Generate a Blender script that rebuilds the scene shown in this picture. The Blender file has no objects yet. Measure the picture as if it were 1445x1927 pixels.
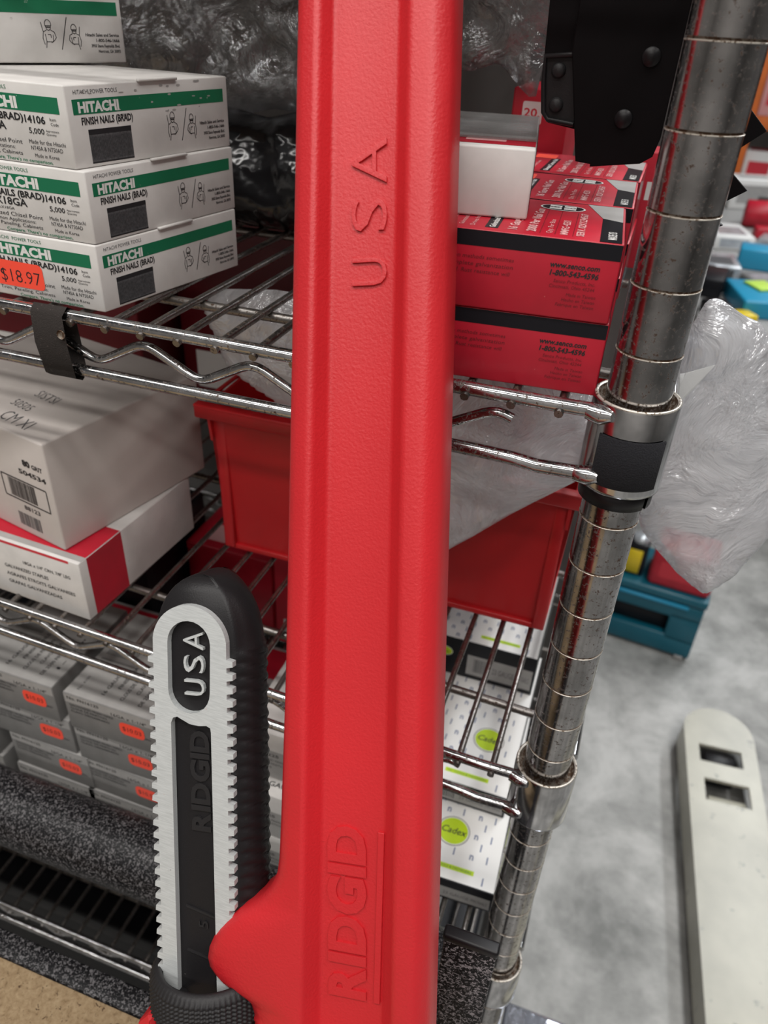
import bpy, bmesh, math, random
from mathutils import Vector, Matrix, noise
random.seed(7)
PI = math.pi
S = 0.001                                   # everything below is written in millimetres
C = bpy.context.scene.collection
scn = bpy.context.scene

# ------------------------------------------------------------------ camera
cam = bpy.data.cameras.new('camera'); camo = bpy.data.objects.new('camera', cam); C.objects.link(camo)
cam.sensor_fit = 'AUTO'; cam.sensor_width = 36.0; cam.lens = 36.0*1436.5/1927
R = ((0.9429370, 0.3299698, 0.0446075), (-0.2174115, 0.5086662, 0.8330612), (-0.2521947, 0.7952224, -0.5513794))
rx, ux, fw = (Vector(a) for a in R)
m = Matrix((rx, ux, -fw)).transposed().to_4x4()
m.translation = Vector((-8.74, -299.85, 3.55))*S
camo.matrix_world = m
cam.clip_start = 0.01; cam.clip_end = 60
cam.dof.use_dof = True; cam.dof.focus_distance = 0.325; cam.dof.aperture_fstop = 13
scn.camera = camo

# ------------------------------------------------------------------ light
w = bpy.data.worlds.new('world'); scn.world = w; w.use_nodes = True
bgn = w.node_tree.nodes['Background']; bgn.inputs[0].default_value = (0.80, 0.88, 1.0, 1); bgn.inputs[1].default_value = 0.045
def area(name, loc, size, energy, rot=(0, 0, 0), col=(1, 1, 1)):
    l = bpy.data.lights.new(name, 'AREA'); l.shape = 'RECTANGLE'; l.size, l.size_y = size; l.energy = energy; l.color = col
    o = bpy.data.objects.new(name, l); C.objects.link(o); o.location = Vector(loc)*S; o.rotation_euler = rot
    return o
area('ceiling_strip_light', (-700, -650, 1650), (2.4, 0.16), 52, col=(1, .97, .93))
area('ceiling_strip_light', (900, -500, 1650), (0.16, 2.4), 46, col=(1, .97, .93))
area('ceiling_strip_light', (700, 1600, 1650), (0.16, 3.0), 58, col=(.95, .98, 1))
area('ceiling_strip_light', (1500, 3800, 1650), (0.16, 3.5), 120, col=(.95, .98, 1))
area('ceiling_strip_light', (-300, -1900, 1650), (2.4, 0.16), 50, col=(1, .97, .93))
scn.view_settings.view_transform = 'Standard'; scn.view_settings.look = 'None'
scn.view_settings.gamma = 1; scn.view_settings.use_curve_mapping = False
scn.view_settings.exposure = -0.6

# ------------------------------------------------------------------ materials
def newmat(name):
    mt = bpy.data.materials.new(name); mt.use_nodes = True
    nt = mt.node_tree; return mt, nt, nt.nodes['Principled BSDF']
def tex(nt, kind, scale, detail=3, rough=.55, dist=0):
    tc = nt.nodes.new('ShaderNodeTexCoord')
    t = nt.nodes.new(kind); t.inputs['Scale'].default_value = scale
    if 'Detail' in t.inputs: t.inputs['Detail'].default_value = detail
    if 'Roughness' in t.inputs: t.inputs['Roughness'].default_value = rough
    if 'Distortion' in t.inputs: t.inputs['Distortion'].default_value = dist
    nt.links.new(tc.outputs['Object'], t.inputs['Vector'])
    return t
def ramp(nt, src, stops):
    r = nt.nodes.new('ShaderNodeValToRGB'); e = r.color_ramp.elements
    while len(e) < len(stops): e.new(0.5)
    for i, (p, c) in enumerate(stops):
        e[i].position = p; e[i].color = tuple(c)+(1,) if len(c) == 3 else c
    nt.links.new(src, r.inputs[0]); return r
def mixc(nt, fac, a, b):
    x = nt.nodes.new('ShaderNodeMix'); x.data_type = 'RGBA'
    for s_, v in ((0, fac), (6, a), (7, b)):
        if isinstance(v, (tuple, list)): x.inputs[s_].default_value = tuple(v)+(1,)
        elif isinstance(v, (int, float)): x.inputs[s_].default_value = v
        else: nt.links.new(v, x.inputs[s_])
    return x.outputs[2]
def bump(nt, b, src, strength, dist):
    n = nt.nodes.new('ShaderNodeBump'); n.inputs['Strength'].default_value = strength; n.inputs['Distance'].default_value = dist*S
    nt.links.new(src, n.inputs['Height']); nt.links.new(n.outputs[0], b.inputs['Normal']); return n
def pbr(name, col, rough=.5, metal=0, var=None, bmp=None, spec=.5, specks=None):
    """var=(scale, amount)  bmp=(scale, strength, mm)  specks=(scale, threshold, colour)"""
    mt, nt, b = newmat(name)
    b.inputs['Roughness'].default_value = rough; b.inputs['Metallic'].default_value = metal
    b.inputs['Specular IOR Level'].default_value = spec
    c = tuple(col)
    if var:
        t = tex(nt, 'ShaderNodeTexNoise', var[0], 4)
        c = ramp(nt, t.outputs[0], ((.3, [x*(1-var[1]) for x in col]), (.7, [min(1, x*(1+var[1]*.6)) for x in col]))).outputs[0]
    if specks:
        t = tex(nt, 'ShaderNodeTexNoise', specks[0], 5, .65)
        f = ramp(nt, t.outputs[0], ((specks[1], (0, 0, 0)), (specks[1]+.04, (1, 1, 1)))).outputs[0]
        c = mixc(nt, f, c, specks[2])
    if isinstance(c, tuple): b.inputs['Base Color'].default_value = c+(1,)
    else: nt.links.new(c, b.inputs['Base Color'])
    if bmp: bump(nt, b, tex(nt, 'ShaderNodeTexNoise', bmp[0], 3).outputs[0], bmp[1], bmp[2])
    return mt
M = {}
M['white_card'] = pbr('white_card', (.64, .62, .60), .6, var=(40, .12), specks=(75, .70, (.42, .40, .38)))
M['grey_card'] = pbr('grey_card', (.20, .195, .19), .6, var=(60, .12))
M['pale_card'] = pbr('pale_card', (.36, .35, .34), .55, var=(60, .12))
M['carton_card'] = pbr('carton_card', (.56, .51, .48), .7, var=(18, .10), specks=(30, .72, (.40, .36, .33)))
M['red_card'] = pbr('red_card', (.48, .010, .028), .42, var=(30, .18), specks=(220, .70, (.55, .16, .14)))
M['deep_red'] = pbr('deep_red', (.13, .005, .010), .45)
M['print_black'] = pbr('print_black', (.016, .016, .018), .5)
M['print_grey'] = pbr('print_grey', (.09, .09, .095), .55, var=(900, .5))
M['print_dim'] = pbr('print_dim', (.16, .01, .015), .5)
M['print_green'] = pbr('print_green', (.006, .155, .07), .45, specks=(160, .66, (.35, .45, .38)))
M['print_white'] = pbr('print_white', (.74, .73, .71), .5)
M['print_pink'] = pbr('print_pink', (.72, .38, .38), .5)
M['print_red'] = pbr('print_red', (.60, .03, .05), .5)
M['print_navy'] = pbr('print_navy', (.10, .13, .24), .5)
M['print_lime'] = pbr('print_lime', (.45, .62, .01), .45)
M['sticker_orange'] = pbr('sticker_orange', (1.0, .085, .045), .5)
M['lid_black'] = pbr('lid_black', (.008, .008, .011), .4, spec=.25)
M['enamel_red'] = pbr('enamel_red', (.53, .015, .021), .43, var=(9, .10), bmp=(900, .50, .35), specks=(60, .775, (.22, .02, .02)))
M['cast_black'] = pbr('cast_black', (.011, .010, .011), .42, spec=.28, bmp=(1500, .35, .2), specks=(130, .73, (.16, .15, .14)))
M['cast_dark'] = pbr('cast_dark', (.016, .015, .016), .50, spec=.3, bmp=(1500, .4, .2))
M['bin_red'] = pbr('bin_red', (.50, .010, .014), .38, var=(12, .12), bmp=(500, .15, .2))
M['black_plastic'] = pbr('black_plastic', (.007, .006, .007), .40, spec=.3)
M['black_paint'] = pbr('black_paint', (.004, .003, .0035), .5, var=(20, .3), spec=.10)
M['velcro'] = pbr('velcro', (.007, .007, .010), .95, bmp=(1600, .9, .6))
M['velcro_brown'] = pbr('velcro_brown', (.022, .017, .015), .95, bmp=(1600, .9, .6), specks=(700, .62, (.07, .055, .05)))
M['teal_plastic'] = pbr('teal_plastic', (.004, .115, .17), .35, var=(8, .1))
M['fork_paint'] = pbr('fork_paint', (.47, .45, .37), .30, var=(6, .22), specks=(30, .63, (.30, .29, .25)))
M['yellow_plastic'] = pbr('yellow_plastic', (.75, .55, .02), .4)
M['grey_panel'] = pbr('grey_panel', (.20, .19, .185), .6, var=(6, .15))
M['orange_steel'] = pbr('orange_steel', (.75, .17, .03), .5, var=(5, .2))
M['blue_pack'] = pbr('blue_pack', (.02, .30, .50), .4)
M['lime_pack'] = pbr('lime_pack', (.55, .80, .12), .4)
M['silver_pack'] = pbr('silver_pack', (.55, .57, .60), .25, .4, var=(20, .3))
M['brown_card'] = pbr('brown_card', (.30, .17, .10), .7, var=(12, .2))
M['wall_paint'] = pbr('wall_paint', (.46, .44, .42), .8, var=(1, .1))
M['table_top'] = pbr('table_top', (.35, .34, .33), .5)
M['mirror_plastic'] = pbr('mirror_plastic', (.60, .62, .70), .12, .8, bmp=(30, .5, 4))

def chrome(name, rust=.60, base=(.56, .56, .57), r0=.16, rc=(.055, .032, .018)):
    mt, nt, b = newmat(name)
    t = tex(nt, 'ShaderNodeTexNoise', 520, 6, .75)
    f = ramp(nt, t.outputs[0], ((rust, (0, 0, 0)), (rust+.05, (1, 1, 1)))).outputs[0]
    t2 = tex(nt, 'ShaderNodeTexNoise', 60, 3)
    g = ramp(nt, t2.outputs[0], ((.35, [x*.62 for x in base]), (.65, base))).outputs[0]
    nt.links.new(mixc(nt, f, g, rc), b.inputs['Base Color'])
    nt.links.new(ramp(nt, f, ((0, (1, 1, 1)), (1, (.1, .1, .1)))).outputs[0], b.inputs['Metallic'])
    nt.links.new(ramp(nt, f, ((0, (r0,)*3), (1, (.8, .8, .8)))).outputs[0], b.inputs['Roughness'])
    bump(nt, b, t.outputs[0], .12, .15)
    return mt
M['chrome_rod'] = chrome('chrome_rod', .555)
M['chrome_post'] = chrome('chrome_post', .565, (.40, .39, .39), .13, (.05, .030, .020))
M['wire_dull'] = chrome('wire_dull', .54, (.30, .28, .265), .34)
M['chrome_clean'] = chrome('chrome_clean', .70, (.62, .62, .63), .14)
M['groove_line'] = pbr('groove_line', (.60, .56, .50), .35, .6, specks=(600, .55, (.10, .06, .03)))
M['rust_rim'] = pbr('rust_rim', (.10, .055, .03), .8, specks=(500, .5, (.26, .22, .18)))

def brushed():
    mt, nt, b = newmat('ground_steel')
    tc = nt.nodes.new('ShaderNodeTexCoord'); mp = nt.nodes.new('ShaderNodeMapping')
    mp.inputs['Rotation'].default_value = (.3, .2, .5); mp.inputs['Scale'].default_value = (160, 2600, 2600)
    n = nt.nodes.new('ShaderNodeTexNoise'); n.inputs['Scale'].default_value = 1; n.inputs['Detail'].default_value = 2
    nt.links.new(tc.outputs['Object'], mp.inputs[0]); nt.links.new(mp.outputs[0], n.inputs['Vector'])
    c = ramp(nt, n.outputs[0], ((.35, (.52, .54, .54)), (.65, (.62, .64, .64)))).outputs[0]
    t = tex(nt, 'ShaderNodeTexNoise', 230, 5, .7)
    f = ramp(nt, t.outputs[0], ((.68, (0, 0, 0)), (.73, (1, 1, 1)))).outputs[0]
    t3 = tex(nt, 'ShaderNodeTexNoise', 110, 5, .7)
    f3 = ramp(nt, t3.outputs[0], ((.69, (0, 0, 0)), (.73, (1, 1, 1)))).outputs[0]
    nt.links.new(mixc(nt, f3, mixc(nt, f, c, (.22, .22, .21)), (.60, .16, .14)), b.inputs['Base Color'])
    b.inputs['Metallic'].default_value = .35; b.inputs['Roughness'].default_value = .48
    bump(nt, b, n.outputs[0], .10, .06)
    return mt
M['ground_steel'] = brushed()
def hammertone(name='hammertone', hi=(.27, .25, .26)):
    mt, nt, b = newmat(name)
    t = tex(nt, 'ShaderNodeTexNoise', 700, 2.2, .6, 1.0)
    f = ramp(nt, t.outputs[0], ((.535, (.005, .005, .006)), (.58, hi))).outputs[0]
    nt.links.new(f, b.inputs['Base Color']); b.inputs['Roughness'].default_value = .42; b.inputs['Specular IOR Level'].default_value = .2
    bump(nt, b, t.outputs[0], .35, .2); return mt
M['hammertone'] = hammertone(); M['hammertone_shaded'] = hammertone('hammertone_shaded', (.13, .125, .13))  # second copy has dimmer flecks: shade on bar and rear beam put into the colour
def particle():
    mt, nt, b = newmat('particle_board')
    t = tex(nt, 'ShaderNodeTexNoise', 260, 6, .7, .4)
    c = ramp(nt, t.outputs[0], ((.28, (.12, .07, .03)), (.42, (.27, .185, .10)), (.68, (.38, .28, .165)))).outputs[0]
    t2 = tex(nt, 'ShaderNodeTexNoise', 330, 4, .6, 1.0)
    f = ramp(nt, t2.outputs[0], ((.33, (1, 1, 1)), (.37, (0, 0, 0)))).outputs[0]
    nt.links.new(mixc(nt, f, c, (.07, .035, .015)), b.inputs['Base Color']); b.inputs['Roughness'].default_value = .8
    bump(nt, b, t.outputs[0], .4, .4); return mt
M['particle_board'] = particle()
def concrete():
    mt, nt, b = newmat('concrete')
    t = tex(nt, 'ShaderNodeTexNoise', 4.2, 9, .68, .3)
    c = ramp(nt, t.outputs[0], ((.34, (.19, .19, .18)), (.52, (.36, .355, .34)), (.66, (.54, .53, .51)))).outputs[0]
    t2 = tex(nt, 'ShaderNodeTexNoise', 19, 6, .6)
    f = ramp(nt, t2.outputs[0], ((.46, (0, 0, 0)), (.75, (.45, .45, .45)))).outputs[0]
    nt.links.new(mixc(nt, f, c, (.55, .54, .52)), b.inputs['Base Color']); b.inputs['Roughness'].default_value = .55
    return mt
M['concrete'] = concrete()
def film(name, col, clear, rough=.18, crump=(55, .8, 5), white=.5):
    mt, nt, b = newmat(name); nt.nodes.remove(b)
    out = nt.nodes['Material Output']
    N = lambda k: nt.nodes.new(k)
    tr, tl, df, gl = N('ShaderNodeBsdfTransparent'), N('ShaderNodeBsdfTranslucent'), N('ShaderNodeBsdfDiffuse'), N('ShaderNodeBsdfGlossy')
    for x in (tl, df): x.inputs[0].default_value = tuple(col)+(1,)
    tr.inputs[0].default_value = (.97, .97, .98, 1)
    gl.inputs[0].default_value = (.9, .92, .95, 1); gl.inputs['Roughness'].default_value = rough
    m1, m2, m3 = N('ShaderNodeMixShader'), N('ShaderNodeMixShader'), N('ShaderNodeMixShader')
    m1.inputs[0].default_value = .5; nt.links.new(tl.outputs[0], m1.inputs[1]); nt.links.new(df.outputs[0], m1.inputs[2])
    t = tex(nt, 'ShaderNodeTexNoise', crump[0], 5, .6, 1.2)
    r_ = ramp(nt, t.outputs[0], ((.30, (clear,)*3), (.72, (max(0, clear-white),)*3)))
    nt.links.new(r_.outputs[0], m2.inputs[0]); nt.links.new(m1.outputs[0], m2.inputs[1]); nt.links.new(tr.outputs[0], m2.inputs[2])
    fr = N('ShaderNodeFresnel'); fr.inputs[0].default_value = 1.5
    mm = N('ShaderNodeMath'); mm.operation = 'MULTIPLY_ADD'; mm.inputs[1].default_value = .8; mm.inputs[2].default_value = .10
    nt.links.new(fr.outputs[0], mm.inputs[0]); nt.links.new(mm.outputs[0], m3.inputs[0])
    nt.links.new(m2.outputs[0], m3.inputs[1]); nt.links.new(gl.outputs[0], m3.inputs[2])
    bp = N('ShaderNodeBump'); bp.inputs['Strength'].default_value = crump[1]; bp.inputs['Distance'].default_value = crump[2]*S
    nt.links.new(t.outputs[0], bp.inputs['Height'])
    for x in (tl, df, gl): nt.links.new(bp.outputs[0], x.inputs['Normal'])
    nt.links.new(m3.outputs[0], out.inputs[0])
    return mt
M['bag_film'] = film('bag_film', (.90, .90, .92), .58, .12, (24, 1.0, 9), .5)
M['wrap_film'] = film('wrap_film', (.26, .25, .24), .74, .16, (34, .9, 7), .42)
M['tape_film'] = film('tape_film', (.60, .58, .56), .62, .12, (120, .3, .6), .2)
M['paper_film'] = film('paper_film', (.75, .75, .74), .25, .3, (60, .2, 1), .1)
M['black_film'] = pbr('black_film', (.010, .010, .011), .16, bmp=(26, .9, 8))

# ------------------------------------------------------------------ mesh helpers
_tc = {}
def text_geo(s, bold=0.0, ext=0.0, bev=0.0, res=2):
    k = (s, bold, ext, bev, res)
    if k in _tc: return _tc[k]
    cu = bpy.data.curves.new('t', 'FONT'); cu.body = s; cu.size = 1; cu.offset = bold; cu.extrude = ext; cu.bevel_depth = bev; cu.bevel_resolution = 1
    cu.resolution_u = res; cu.fill_mode = 'BOTH' if ext else 'FRONT'
    o = bpy.data.objects.new('t', cu); C.objects.link(o)
    dg = bpy.context.evaluated_depsgraph_get()
    me = bpy.data.meshes.new_from_object(o.evaluated_get(dg))
    vs = [tuple(v.co) for v in me.vertices]; fs = [tuple(p.vertices) for p in me.polygons]
    bpy.data.objects.remove(o); bpy.data.curves.remove(cu); bpy.data.meshes.remove(me)
    if vs:
        x0 = min(v[0] for v in vs); x1 = max(v[0] for v in vs)
        vs = [(v[0]-x0, v[1], v[2]) for v in vs]; wd = x1-x0
    else: wd = 1
    _tc[k] = (vs, fs, wd); return _tc[k]
def curve2d(loops, ext, bev=0.0):
    """filled region from closed loops of (x, y); even-odd holes; extruded by +-ext"""
    cu = bpy.data.curves.new('c', 'CURVE'); cu.dimensions = '2D'; cu.fill_mode = 'BOTH'; cu.extrude = ext; cu.bevel_depth = bev; cu.bevel_resolution = 1
    for lp in loops:
        sp = cu.splines.new('POLY'); sp.points.add(len(lp)-1); sp.use_cyclic_u = True
        for i, p in enumerate(lp): sp.points[i].co = (p[0], p[1], 0, 1)
    o = bpy.data.objects.new('c', cu); C.objects.link(o)
    me = bpy.data.meshes.new_from_object(o.evaluated_get(bpy.context.evaluated_depsgraph_get()))
    vs = [tuple(v.co) for v in me.vertices]; fs = [tuple(p.vertices) for p in me.polygons]
    bpy.data.objects.remove(o); bpy.data.curves.remove(cu); bpy.data.meshes.remove(me)
    return vs, fs

class MB:
    def __init__(s): s.v = []; s.f = []; s.mi = []; s.sm = []; s.mats = []
    def add(s, vs, fs, mat, smooth=False, xf=None):
        if mat not in s.mats: s.mats.append(mat)
        i = s.mats.index(mat); b = len(s.v)
        for p in vs:
            p = Vector(p); s.v.append(xf(p) if xf else p)
        for f in fs: s.f.append([a+b for a in f]); s.mi.append(i); s.sm.append(smooth)
        return s
    def obj(s, name, parent=None, origin=(0, 0, 0)):
        og = Vector(origin)
        me = bpy.data.meshes.new(name)
        me.from_pydata([(p-og)*S for p in s.v], [], s.f); me.update()
        for mn in s.mats: me.materials.append(M[mn])
        me.polygons.foreach_set('material_index', s.mi); me.polygons.foreach_set('use_smooth', s.sm)
        o = bpy.data.objects.new(name, me); C.objects.link(o)
        if parent is not None: o.parent = parent; o.location = Vector((0, 0, 0))
        else: o.location = og*S
        return o
    # --- shapes
    def box(s, lo, hi, mat, bev=0.0, seg=2, xf=None):
        bm = bmesh.new(); bmesh.ops.create_cube(bm, size=1)
        c = [(a+b)/2 for a, b in zip(lo, hi)]; d = [abs(b-a) for a, b in zip(lo, hi)]
        for v in bm.verts: v.co = Vector((c[0]+v.co.x*d[0], c[1]+v.co.y*d[1], c[2]+v.co.z*d[2]))
        if bev: bmesh.ops.bevel(bm, geom=bm.edges[:], offset=bev, segments=seg, affect='EDGES', profile=.5)
        bm.verts.index_update()
        s.add([v.co.copy() for v in bm.verts], [[v.index for v in f.verts] for f in bm.faces], mat, bool(bev), xf); bm.free(); return s
    def tube(s, pts, r, mat, seg=10, closed=False, caps=True):
        pts = [Vector(p) for p in pts]; n = len(pts); vs = []; fs = []; prev = None
        for i, p in enumerate(pts):
            if closed: t = pts[(i+1) % n]-pts[i-1]
            else: t = pts[min(i+1, n-1)]-pts[max(i-1, 0)]
            t.normalize()
            a = prev if prev is not None else (Vector((0, 0, 1)) if abs(t.z) < .9 else Vector((1, 0, 0)))
            a = (a-t*a.dot(t)).normalized(); prev = a; b = t.cross(a)
            rr = r[i] if isinstance(r, (list, tuple)) else r
            for k in range(seg):
                q = 2*PI*k/seg; vs.append(p+(a*math.cos(q)+b*math.sin(q))*rr)
        m = n if closed else n-1
        for i in range(m):
            for k in range(seg):
                j = (i+1) % n; fs.append((i*seg+k, i*seg+(k+1) % seg, j*seg+(k+1) % seg, j*seg+k))
        s.add(vs, fs, mat, True)
        if caps and not closed:
            s.add(vs[:seg], [tuple(range(seg))[::-1]], mat); s.add(vs[-seg:], [tuple(range(seg))], mat)
        return s
    def lathe(s, prof, mat, seg=32, org=(0, 0, 0), axis=None, a0=0, a1=2*PI, smooth=True, mod=None):
        """prof of (radius, height) about z through org (or an axis frame of three vectors)"""
        og = Vector(org); e = axis or (Vector((1, 0, 0)), Vector((0, 1, 0)), Vector((0, 0, 1)))
        full = abs(a1-a0-2*PI) < 1e-6; n = seg if full else seg+1; vs = []
        for r, h in prof:
            for k in range(n):
                q = a0+(a1-a0)*k/seg; rr = r+(mod(q, h, r) if mod else 0)
                vs.append(og+e[0]*rr*math.cos(q)+e[1]*rr*math.sin(q)+e[2]*h)
        fs = []
        for i in range(len(prof)-1):
            for k in range(seg):
                k2 = (k+1) % n; fs.append((i*n+k, i*n+k2, (i+1)*n+k2, (i+1)*n+k))
        return s.add(vs, fs, mat, smooth)
    def prism(s, loop, lo, hi, mat, bev=0.0, xf=None, smooth=False):
        """loop of (x, y) extruded along the third axis from lo to hi"""
        bm = bmesh.new(); vs = [bm.verts.new((p[0], p[1], lo)) for p in loop]
        f = bm.faces.new(vs); r = bmesh.ops.extrude_face_region(bm, geom=[f])
        bmesh.ops.translate(bm, vec=(0, 0, hi-lo), verts=[g for g in r['geom'] if isinstance(g, bmesh.types.BMVert)])
        if bev:
            ed = [e for e in bm.edges if abs(e.verts[0].co.z-e.verts[1].co.z) < 1e-6]
            bmesh.ops.bevel(bm, geom=ed, offset=bev, segments=3, affect='EDGES', profile=.5)
        bmesh.ops.recalc_face_normals(bm, faces=bm.faces[:]); bm.verts.index_update()
        s.add([v.co.copy() for v in bm.verts], [[v.index for v in f.verts] for f in bm.faces], mat, smooth, xf); bm.free(); return s
    def face(s, org, r, u):
        return Face(s, Vector(org), Vector(r).normalized(), Vector(u).normalized())
class Face:
    """prints on a flat face; (x, y) in mm from the face's corner"""
    def __init__(s, mb, o, r, u): s.mb, s.o, s.r, s.u, s.n = mb, o, r, u, r.cross(u); s.lift = .10
    def xf(s, p): return s.o+s.r*p[0]+s.u*p[1]+s.n*(s.lift+(p[2] if len(p) > 2 else 0))
    def poly(s, pts, mat, lift=.10): s.lift = lift; s.mb.add([s.xf(p) for p in pts], [tuple(range(len(pts)))], mat); return s
    def rect(s, x0, y0, x1, y1, mat, lift=.10): return s.poly([(x0, y0), (x1, y0), (x1, y1), (x0, y1)], mat, lift)
    def ell(s, x, y, a, b, mat, lift=.10): return s.poly([(x+a*math.cos(2*PI*k/36), y+b*math.sin(2*PI*k/36)) for k in range(36)], mat, lift)
    def rrect(s, x0, y0, x1, y1, r, mat, lift=.10):
        P = []
        for cx, cy, q in ((x1-r, y0+r, -90), (x1-r, y1-r, 0), (x0+r, y1-r, 90), (x0+r, y0+r, 180)):
            for k in range(5): a = math.radians(q+22.5*k); P.append((cx+r*math.cos(a), cy+r*math.sin(a)))
        return s.poly(P, mat, lift)
    def line(s, pts, wd, mat, lift=.14):
        s.lift = lift
        for a, b in zip(pts, pts[1:]):
            dx, dy = b[0]-a[0], b[1]-a[1]; L = math.hypot(dx, dy) or 1; nx, ny = -dy/L*wd/2, dx/L*wd/2
            s.mb.add([s.xf(p) for p in ((a[0]-nx, a[1]-ny), (b[0]-nx, b[1]-ny), (b[0]+nx, b[1]+ny), (a[0]+nx, a[1]+ny))], [(0, 1, 2, 3)], mat)
        return s
    def text(s, t, x, y, h, mat, w=None, bold=0.0, shear=0.0, rot=0, align='l', lift=.16, xs=.8, ext=0, bev=0, smooth=False, res=2):
        vs, fs, wd = text_geo(t, bold, ext, bev, res); k = h/.73; kx = w/wd if w else k*xs
        W = wd*kx; off = {'l': 0, 'r': -W, 'c': -W/2}[align]; c, sn = math.cos(math.radians(rot)), math.sin(math.radians(rot)); s.lift = lift
        P = []
        for v in vs:
            X = v[0]*kx+off+v[1]*k*shear; Y = v[1]*k; P.append(s.xf((x+X*c-Y*sn, y+X*sn+Y*c, v[2])))
        s.mb.add(P, fs, mat, smooth); return s
    def bars(s, x0, y0, x1, y1, mat, lift=.14, seed=1):
        rd = random.Random(seed); x = x0
        while x < x1: wd = rd.choice((.25, .25, .5, .75)); s.rect(x, y0, min(x+wd, x1), y1, mat, lift); x += wd+rd.choice((.25, .3, .5))
        return s

def tag(o, label=None, cat=None, group=None, kind=None):
    if label: o['label'] = label
    if cat: o['category'] = cat
    if group: o['group'] = group
    if kind: o['kind'] = kind
    return o
def thing(name, loc, label, cat, group=None):
    o = bpy.data.objects.new(name, None); C.objects.link(o); o.location = Vector(loc)*S; o.empty_display_size = .02
    return tag(o, label, cat, group)
def child(mb, name, parent, label=None):
    """a part written in world millimetres, parented to its thing"""
    par = parent; og = Vector((0, 0, 0))
    while par is not None: og += par.location; par = par.parent
    o = mb.obj(name, parent, og/S)
    if label: o['label'] = label
    return o
def copy_tree(o, parent=None):
    c = o.copy(); C.objects.link(c)
    if parent is not None: c.parent = parent
    for ch in [x for x in C.objects if x.parent == o]: copy_tree(ch, c)
    return c
def sheet(poly, step, place, mat_thick, crump, seed=0, closed=True, edge=18):
    """a film bag: poly in (a, b); place(a, b) -> point on its middle surface, normal; returns verts, faces"""
    xs = [p[0] for p in poly]; ys = [p[1] for p in poly]; n = len(poly)
    def inside(x, y):
        c = False; j = n-1
        for i in range(n):
            a, b = poly[i], poly[j]
            if (a[1] > y) != (b[1] > y) and x < (b[0]-a[0])*(y-a[1])/(b[1]-a[1])+a[0]: c = not c
            j = i
        return c
    def near(x, y):
        best = (1e9, None)
        for i in range(n):
            a, b = Vector(poly[i]), Vector(poly[(i+1) % n]); d = b-a; t = max(0, min(1, (Vector((x, y))-a).dot(d)/max(d.length_squared, 1e-9)))
            q = a+d*t; L = (q-Vector((x, y))).length
            if L < best[0]: best = (L, q)
        return best
    nx = int((max(xs)-min(xs))/step)+2; ny = int((max(ys)-min(ys))/step)+2; cells = set()
    for i in range(nx):
        for j in range(ny):
            if inside(min(xs)+(i+.5)*step, min(ys)+(j+.5)*step): cells.add((i, j))
    idx = {}; P = []
    def vid(i, j):
        if (i, j) not in idx:
            idx[(i, j)] = len(P); x, y = min(xs)+i*step, min(ys)+j*step
            nb = sum((a, b) in cells for a, b in ((i, j), (i-1, j), (i, j-1), (i-1, j-1)))
            L, q = near(x, y)
            if nb < 4 or L < .3*step: P.append((q.x, q.y, 0.0))
            else: P.append((x, y, L))
        return idx[(i, j)]
    F = [(vid(i, j), vid(i+1, j), vid(i+1, j+1), vid(i, j+1)) for i, j in sorted(cells)]
    vs = []; fs = []
    for side in ((1, -1) if closed else (1,)):
        base = len(vs)
        for x, y, L in P:
            p, nn = place(x, y); t = min(1, L/edge); bul = mat_thick*math.sqrt(max(0, 1-(1-t)**2))
            q = Vector((x, y, seed+side*7))
            cr = noise.turbulence(q*.018, 3, True)*1.5+.5*noise.turbulence(Vector((x*.05+seed, y*.016, side*3)), 2, True)-.7
            vs.append(p+nn*(side*bul+crump*cr*min(1, t*1.5+.12)))
        for f in F: fs.append(tuple(base+a for a in (f if side == 1 else f[::-1])))
    return vs, fs

# ------------------------------------------------------------------ the setting
FZ = -1500
def struct(name, lo, hi, mat):
    mb = MB(); mb.box(lo, hi, mat); o = mb.obj(name, origin=((lo[0]+hi[0])/2, (lo[1]+hi[1])/2, lo[2])); o['kind'] = 'structure'; return o
struct('floor', (-3500, -3000, FZ-60), (5500, 9000, FZ), 'concrete')
struct('wall_back', (-2600, 500, FZ), (2, 540, 900), 'grey_panel')
struct('wall_front', (-3500, -3000, FZ), (5500, -2900, 1700), 'wall_paint')
struct('wall_right', (5400, -2900, FZ), (5500, 8900, 1700), 'wall_paint')
struct('wall_left', (-3500, -2900, FZ), (-3400, 8900, 1700), 'wall_paint')
struct('wall_far', (-3500, 8900, FZ), (5500, 9000, 1700), 'wall_paint')

# ------------------------------------------------------------------ wire shelving rack
rack = thing('wire_shelving_rack', (0, 0, FZ), 'chrome wire shelving rack with rusty grooved corner post, loaded with boxes', 'shelving rack')
LX, DY = -900, 457
def post_mesh(px, py):
    mb = MB(); z0, z1 = FZ, 420; ph = 0
    k0 = int(math.ceil(-z1/25.4)); k1 = int(-z0/25.4)
    ends = [z1]
    for k in range(k0, k1):
        z = -25.4*k; mb.lathe([(12.7, ends[-1]), (12.7, z+.45)], 'chrome_post', 48, (px, py, 0))
        mb.lathe([(12.7, z+.45), (12.0, z+.3), (12.0, z-.25), (12.72, z-.4)], 'rust_rim', 48, (px, py, 0), smooth=False)
        mb.lathe([(12.7, z-.4), (12.85, z-.5), (12.85, z-.75), (12.7, z-.85)], 'groove_line', 48, (px, py, 0), smooth=False)
        ends.append(z-.85)
    mb.lathe([(12.7, ends[-1]), (12.7, z0)], 'chrome_post', 48, (px, py, 0))
    mb.lathe([(0.01, z1), (12.5, z1)], 'black_plastic', 40, (px, py, 0))
    return mb
for px, py in ((0, 0), (0, DY), (LX, 0), (LX, DY)): child(post_mesh(px, py), 'post', rack)
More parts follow.
